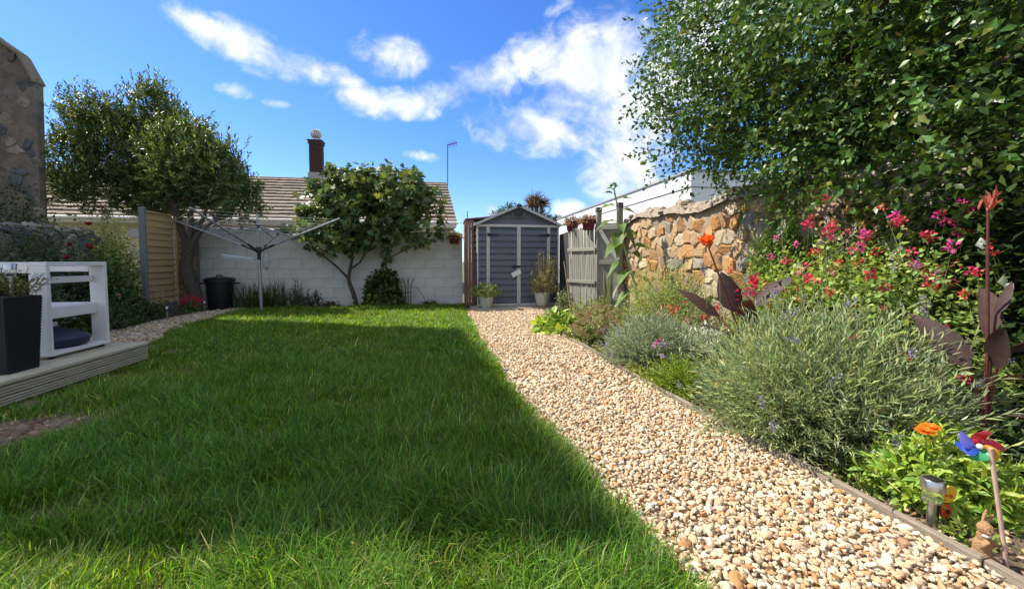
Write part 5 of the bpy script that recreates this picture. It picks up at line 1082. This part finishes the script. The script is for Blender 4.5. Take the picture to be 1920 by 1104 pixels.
# ---- pots and baskets by the shed
M_pot = mat('pale_green_glaze', (.46, .50, .45), .35, .1, 12, spec=.5)
def pot(label, x, y, z0, r, h, foot=None):
    t = thing('plant_pot', label, 'plant pot', (x, y, z0), 'pale pots by the shed door'); MB().lathe([(r * .58, .02), (r * .62, .03), (r * .78, h * .35), (r * .93, h * .8), (r, h * .93), (r * 1.03, h * .95), (r * 1.03, h), (r * .95, h), (r * .9, h * .93)], (x, y, z0), 24).build('body', M_pot, t, smooth=True)
    MB().lathe([(r * .62, 0), (r * .66, .02)], (x, y, z0), 20).build('saucer', foot or M_pot, t, smooth=True); MB().lathe([(.0, h * .9), (r * .9, h * .9), (r * .9, h * .92), (0, h * .92)], (x, y, z0), 20).build('soil', M_soil, t)
pot('pale green pot of geraniums at the shed corner', .88, 8.30, .046, .17, .27); pot('pale green pot on a terracotta saucer below the caned climber', 2.06, 8.30, .048, .17, .30, mat('terracotta', (.36, .12, .06), .8, .2, 20))
t, rng, E = leafy('geranium', 'leafy geranium with one red bloom in the pale pot', 'plant', (.88, 8.28), (.34, .26, .27), 130, 130, (.21, .29, .085), (.34, .38, .15), .3, .06, .95, 'oval', 5, .6, 1.0, stems=25, center_z=.30); t.location.z = 0; flowers(t, 'redcl', [(.66, 8.2, .60)], rng, .8, 1.0)
t, rng, E = leafy('caned_climber', 'yellowing wispy climber tied to canes in the right pot', 'plant', (2.12, 8.28), (.36, .28, .98), 340, 131, (.33, .31, .14), (.46, .41, .23), .4, .05, .16, 'diamond', 9, .5, .9, stems=60, center_z=.32, srad=.002, start=.5, smat=mat('straw_stem', (.36, .31, .17), .7, .2, 20))
for (x, h) in ((1.97, 1.18), (2.18, 1.26), (2.08, 1.2)): MB().tube([(x, 8.26, .25), (x, 8.26, h)], .007, 5).build('cane', MATS['bamboo_cane'], t)
flowers(t, 'white', [(1.82, 8.2, .78), (1.80, 8.2, .74)], rng, .7, 1.0); flowers(t, 'pink', [(2.36, 8.2, .85)], rng, .7, .8)
t, rng, E = leafy('low_shrub', 'small dark leafy shrub beside the right pot', 'shrub', (2.40, 7.75), (.22, .3, .5), 120, 132, (.11, .15, .06), (.2, .22, .1), .3, .045, .6, 'oval', 6, .5, 1.0, stems=20)
def basket(label, x, y, z, col, alt, seed, fl=None):
    t = thing('wall_basket', label, 'planter', (x, y, z), 'maroon hanging planters'); MB().lathe([(.09, -.09), (.10, -.085), (.125, .08), (.13, .085), (.13, .10), (.11, .10)], (x, y, z), 16).build('pot', mat('maroon_plastic', (.10, .012, .022), .45, .1, 20), t, smooth=True); MB().bar((x, y + .13, z + .05), (x, y + .13, z + .2), .02, .01).build('hook', M_dark, t)
    rng = np.random.default_rng(seed); lf = LF(); P, D, L, E = dome(rng, (x, y, z + .07), (.21, .16, .15), 120, .6, -.35); q, d, nn = shoots(rng, P, D, L, 7, 1.0, .6); lf.add(q, d, nn, rng.uniform(.02, .045, len(q)), .018, vcol(rng, len(q), col, .3, .15, alt, .35), 'diamond'); lf.build('foliage', M_leaf, t, kind='stuff')
    if fl: flowers(t, fl, E[E[:, 1] < y][:8], rng, .45, .7)
basket('maroon wall basket of straw-coloured plants on the white wall end', .27, 9.60, 1.50, (.26, .24, .10), (.34, .27, .15), 140); basket('maroon basket with pink flowers hanging beside the shed roof corner', 2.52, 7.70, 1.68, (.20, .20, .08), (.34, .16, .11), 141, 'pink'); basket('maroon basket of dried reddish plants on the slat fence top', 2.64, 7.12, 1.66, (.24, .17, .09), (.28, .10, .08), 142)

# ---- back bed below the white wall
t, rng, E = leafy('hydrangea', 'dense dark green hydrangea below the fig tree', 'shrub', (-1.30, 9.36), (.44, .32, .92), 420, 150, (.065, .115, .03), (.12, .17, .04), .25, .11, .62, 'oval', 6, .35, 1.05, stems=30)
t, rng, E = leafy('rose_bush', 'thin rose bush with a single white bloom', 'rose', (-3.12, 9.45), (.18, .16, .66), 60, 151, (.07, .11, .035), (.12, .16, .04), .2, .05, .6, 'oval', 7, .5, 1.0, stems=10); flowers(t, 'wrose', [(-3.13, 9.24, .60), (-3.10, 9.25, .57)], rng, 1.1, 1.2)
t, rng, E = leafy('rose_bush', 'low dark-leaved rose bush beside the white-flowered rose', 'rose', (-2.78, 9.42), (.22, .18, .46), 60, 152, (.035, .055, .025), (.06, .06, .03), .2, .06, .6, 'oval', 6, .5, 1.0, stems=12)
t, rng, E = leafy('begonia', 'small dusky pink flowered plant near the fig trunk', 'plant', (-2.42, 9.42), (.2, .14, .14), 40, 153, (.09, .09, .05), (.15, .07, .06), .4, .05, .7, 'oval', 5, .6, 1.0, stems=8); flowers(t, 'pink', [(-2.25, 9.3, .14), (-2.42, 9.3, .12), (-2.5, 9.3, .1)], rng, .6, .9)
t, rng, E = leafy('pansy_clump', 'low clump of white pansies by the wall foot', 'plant', (-.30, 9.42), (.26, .14, .13), 50, 154, (.06, .09, .03), (.1, .04, .08), .2, .045, .7, 'oval', 5, .6, 1.0, stems=8); flowers(t, 'white', [(-.48, 9.26, .16), (-.36, 9.24, .19), (-.2, 9.26, .15), (-.12, 9.26, .13), (-.42, 9.23, .12), (-.28, 9.23, .13)], rng, 1.2, 1.7)
def iron():
    t = thing('iron_ornament', 'black wrought-iron plant support leaning on the white wall', 'ornament', (-.72, 9.5, 0)); m = MB()
    for dx in (-.06, 0, .06): m.tube([(-.78 + dx, 9.45, -.03), (-.78 + dx, 9.5, .45), (-.78 + dx * 2.2, 9.52, .62)], .009, 5)
    m.tube([(-.86, 9.47, .3), (-.70, 9.47, .3)], .007, 5); m.tube([(-.72, 9.48, .42), (-.58, 9.45, .40), (-.45, 9.42, .22), (-.36, 9.4, .05)], .006, 5); m.build('frame', M_black, t)
iron()
for k, x in enumerate((-2.62, -1.95, -1.05)): solar_lamp(['small solar lamp stake before the low dark rose', 'small solar lamp stake at the foot of the fig trunk', 'small solar lamp stake before the hydrangea'][k], x, 9.33, 0, .16, .022)

# ---- left-hand bed
def left_wall():
    t = thing('rubble_wall', 'low grey rubble wall half hidden by roses and ivy', 'wall', (-6.0, 6.5, 0)); MB().box((-6.25, 3.6, -.05), (-5.85, 8.1, 1.45)).build('core', M_render, t); rng = np.random.default_rng(8)
    for poly, c in voronoi(rng, 6.2, 8.1, .9, 1.45, .26, .19): stone_piece(rng, poly, c, lambda a, b, d: (-5.85 + d, a, b), .014, .045, M_gst[rng.integers(0, 3)], t)
    for i in range(16):
        m = MB(); s = rng.uniform(.08, .16); m.ell((0, 0, 0), (s, s * 1.3, s * .6), 7, 5); m.v = [tuple(np.array(v) * (1 + rng.normal(0, .13))) for v in m.v]; o = m.build('cap_stone', M_gst[i % 3], t); o.location = (-6.02 + rng.uniform(-.1, .1), 6.0 + i * .135, 1.49); o.rotation_euler = (0, 0, rng.uniform(0, 3))
left_wall()
t, rng, E = leafy('climbing_rose', 'tangled climbing rose with red blooms over the rubble wall', 'rose', (-5.55, 6.75), (.62, .95, 1.68), 1600, 160, (.055, .095, .03), (.11, .16, .04), .2, .05, .6, 'oval', 7, .4, 1.0, stems=50, smat=M_twig)
flowers(t, 'rose', [(-5.05, 6.55, 1.22), (-5.02, 6.45, 1.04), (-5.0, 6.75, 1.2), (-5.3, 7.2, 1.55)], rng, 1.0, 1.5)
t, rng, E = leafy('sun_tinted_creeper', 'yellow-green creeper, sunlight put into its leaf colour, spilling beside the fence post', 'creeper', (-5.75, 8.15), (.55, .6, 1.85), 1100, 161, (.25, .32, .07), (.36, .41, .10), .35, .06, .62, 'oval', 7, .35, 1.0, stems=40)  # leaf colour lightened to stand in for sunlight; the creeper stands in shade
t, rng, E = leafy('garden_shrub', 'mid green leafy shrub standing below the yellow-green creeper', 'shrub', (-5.25, 7.25), (.5, .65, 1.2), 800, 162, (.075, .13, .035), (.13, .19, .05), .25, .07, .6, 'oval', 7, .4, 1.05, stems=30)
t, rng, E = leafy('dark_hedge_bush', 'low dark green bush spreading over the gravel strip edge', 'shrub', (-4.95, 6.75), (.42, .62, .5), 700, 163, (.055, .105, .025), (.08, .15, .03), .25, .045, .55, 'oval', 8, .4, 1.0, stems=30); flowers(t, 'pink', [(-4.75, 6.9, .5), (-4.8, 6.6, .52)], rng, .6, .8)
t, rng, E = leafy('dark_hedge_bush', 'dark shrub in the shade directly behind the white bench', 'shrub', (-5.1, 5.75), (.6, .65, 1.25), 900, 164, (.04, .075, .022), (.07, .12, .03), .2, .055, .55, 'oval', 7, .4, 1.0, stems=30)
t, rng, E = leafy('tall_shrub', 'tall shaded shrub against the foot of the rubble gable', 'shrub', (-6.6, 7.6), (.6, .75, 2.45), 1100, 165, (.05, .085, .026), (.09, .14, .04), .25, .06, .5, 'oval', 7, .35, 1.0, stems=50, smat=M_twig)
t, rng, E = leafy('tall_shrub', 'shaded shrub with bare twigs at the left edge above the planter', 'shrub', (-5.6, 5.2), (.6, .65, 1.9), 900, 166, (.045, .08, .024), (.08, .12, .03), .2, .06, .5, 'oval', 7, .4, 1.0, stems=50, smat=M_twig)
t, rng, E = leafy('rose_bush', 'low white-flowered rose in front of the fence panel', 'rose', (-4.98, 8.05), (.24, .3, .42), 110, 167, (.075, .12, .035), (.12, .17, .05), .2, .045, .6, 'oval', 6, .5, 1.0, stems=12); flowers(t, 'wrose', [(-4.85, 8.05, .46), (-4.8, 7.95, .38), (-4.82, 8.2, .30)], rng, .6, .8)
t, rng, E = leafy('pink_shrub', 'leafy shrub with faded pink flowers below the concrete post', 'shrub', (-5.0, 7.65), (.28, .3, .52), 150, 168, (.07, .12, .03), (.12, .18, .05), .2, .05, .6, 'oval', 6, .5, 1.0, stems=14); flowers(t, 'pink', [(-4.75, 7.6, .5), (-4.8, 7.5, .42)], rng, .6, .8)
t, rng, E = leafy('red_flower_clump', 'clump of bright red flowers at the foot of the bay trunk', 'flowers', (-4.78, 8.72), (.24, .2, .30), 80, 169, (.12, .18, .05), (.2, .22, .07), .3, .045, .5, 'oval', 5, .6, .9, stems=12); flowers(t, 'redcl', E[E[:, 2] > .12][:16] + [0, -.02, .05], rng, .7, 1.1)

# ---- ornaments by the path
def pinwheel():
    a = Vector((1.815, .985, -.03)); b = Vector((1.735, 1.0, .40)); t = thing('pinwheel', 'multicoloured plastic pinwheel on a wooden stick', 'pinwheel', (1.815, .985, 0)); MB().tube([a, b], .0058, 10).build('stick', mat('pale_wood_stick', (.52, .36, .28), .6, .15, 20), t, smooth=True)
    c = b + Vector((.004, .030, -.006)); ax = Vector((.80, .58, -.10)).normalized(); u = ax.cross(Vector((0, 0, 1))).normalized(); v = u.cross(ax) * -1
    if v.z < 0: v = -v
    right = -u if u.x < 0 else u
    cols = [('blue', (.03, .09, .55), 195), ('violet', (.12, .12, .50), 150), ('red', (.62, .03, .04), 75), ('crimson', (.50, .03, .09), 12), ('yellow', (.65, .36, .05), 318), ('green', (.06, .40, .16), 255)]
    for nm, col, ang in cols:
        m = MB(); vs = []; k = 7; e = right * math.cos(R(ang)) + v * math.sin(R(ang)); f = right * -math.sin(R(ang)) + v * math.cos(R(ang)); Rr = .054
        for i in range(k):
            s = i / (k - 1)
            for j in range(4):
                w = j / 3; fold = ax * (-.022 * math.sin(math.pi * s) * w); vs.append(c + e * (Rr * s) + f * (Rr * .62 * w * math.sin(math.pi * min(s * .75 + .12, 1)) - .012 * s) + fold)
        m.add(vs, [(i * 4 + j, i * 4 + j + 1, i * 4 + 5 + j, i * 4 + 4 + j) for i in range(k - 1) for j in range(3)]); m.build('blade', mat(nm + '_film', col, .25, .1, 10, transl=.45, tcol=(1.2, 1.2, 1.2), spec=.6), t, smooth=True)
    MB().ell(c - ax * .012, (.009, .009, .009), 10, 6).build('hub', mat('white_plastic', (.7, .7, .68), .4), t, smooth=True); MB().tube([c - ax * .01, c + ax * .02], .0025, 6).build('pin', M_black, t)
pinwheel()
def butterfly():
    t = thing('butterfly_ornament', 'orange and red butterfly stake ornament beside the solar lamp', 'ornament', (1.865, 1.20, 0)); o = Vector((1.845, 1.20, .09)); O1 = mat('orange_red_enamel', (.62, .075, .02), .35, .2, 30); O2 = mat('yellow_enamel', (.75, .42, .03), .35, .15, 30)
    MB().tube([(1.85, 1.2, -.03), o], .003, 5).build('stake', M_black, t); MB().tube([o + Vector((-.004, 0, -.05)), o + Vector((.002, 0, .05))], .006, 6).build('body', M_black, t)
    def wing(pts, sgn, m, nm, off=0):
        w = [o + Vector((.028 * sgn * 0 + x * .85, y_ * sgn * .0 + x * .35 * sgn - off, z)) for x, z in pts for y_ in (0,)]; return MB().prism(w, (.001, -.003, 0)).build(nm, m, t)
    up = [(.004, .0), (.012, .05), (.030, .068), (.048, .066), (.058, .048), (.052, .02), (.035, .004)]; lo = [(.004, -.002), (.032, -.004), (.044, -.02), (.040, -.042), (.026, -.058), (.010, -.05)]
    for sg in (-1, 1):
        a = wing(up, sg, O2 if sg < 0 else O1, 'upper_wing'); b = wing(lo, sg, O1, 'lower_wing')
        if sg < 0:
            for (x, z, r) in ((.030, -.032, .008), (.038, .03, .007), (.022, .03, .005)): p = o + Vector((x * .85, -x * .35 - .0035, z)); MB().prism([p + Vector((r * math.cos(q), 0, r * math.sin(q))) for q in np.linspace(0, 6.28, 9)[:-1]], (.0, -.002, 0)).build('spot', M_black if r > .0075 else O1, b)
butterfly()
def rabbit():
    t = thing('rabbit_ornament', 'small brown resin rabbit figure standing upright on the soil', 'ornament', (1.775, 1.03, 0)); c = Vector((1.775, 1.03, 0)); m = MB(); e = lambda p, r, rot=None: m.ell(c + Vector(p), r, 12, 9, rot)
    e((0, 0, .022), (.030, .026, .022)); e((0, 0, .048), (.026, .023, .036)); e((-.002, -.004, .085), (.019, .018, .022)); e((-.004, -.008, .115), (.020, .022, .020)); e((-.010, -.022, .110), (.010, .011, .009))
    e((.006, .002, .148), (.006, .005, .026), (0, .35, 0)); e((.020, -.002, .140), (.006, .005, .026), (0, .95, 0)); e((-.018, -.018, .066), (.008, .008, .020), (.5, .2, 0)); e((.012, -.020, .066), (.008, .008, .020), (.5, -.2, 0)); e((-.018, -.020, .008), (.012, .020, .008)); e((.014, -.020, .008), (.012, .020, .008)); e((.02, .022, .02), (.010, .010, .010))
    b = m.build('body', mat('brown_resin', (.30, .16, .065), .7, .3, 60, .6, 220, col2=(.42, .25, .12)), t, smooth=True); r = b.modifiers.new('Remesh', 'REMESH'); r.mode = 'VOXEL'; r.voxel_size = .0028; r.use_smooth_shade = True
    MB().ell(c + Vector((-.004, -.014, .094)), (.017, .010, .007), 10, 6).build('scarf', mat('cream_paint', (.65, .60, .52), .7), t, smooth=True)
    for dx in (-.018, .004): MB().ell(c + Vector((dx, -.0275, .119)), (.0028, .0022, .0032), 8, 6).build('eye', M_black, t, smooth=True)
    MB().ell(c + Vector((-.012, -.0335, .112)), (.003, .002, .002), 8, 5).build('nose', M_dark, t)
rabbit()

def fallen():
    rng = np.random.default_rng(200); n = 110; y = rng.uniform(.9, 7.5, n); x = rng.uniform(-2.6, 1.7, n); k = rng.random(n) < .6; x[k] = rng.uniform(.6, 1.65, k.sum()); a = rng.uniform(0, 6.28, n); lf = LF()
    z = np.where((x > ix(PL, y)), .024, .05); D = np.stack([np.cos(a), np.sin(a), rng.normal(0, .2, n)], 1); N = np.stack([rng.normal(0, .35, n), rng.normal(0, .35, n), np.ones(n)], 1); ln = rng.uniform(.018, .04, n)
    lf.add(np.stack([x, y, z], 1), D, N, ln, ln * .55, vcol(rng, n, (.26, .17, .06), .3, .2, (.20, .22, .05), .35), 'oval'); lf.build('leaf_litter', M_leaf, kind='stuff', label='scattered dry fallen leaves on the gravel and lawn', cat='leaves')
fallen()
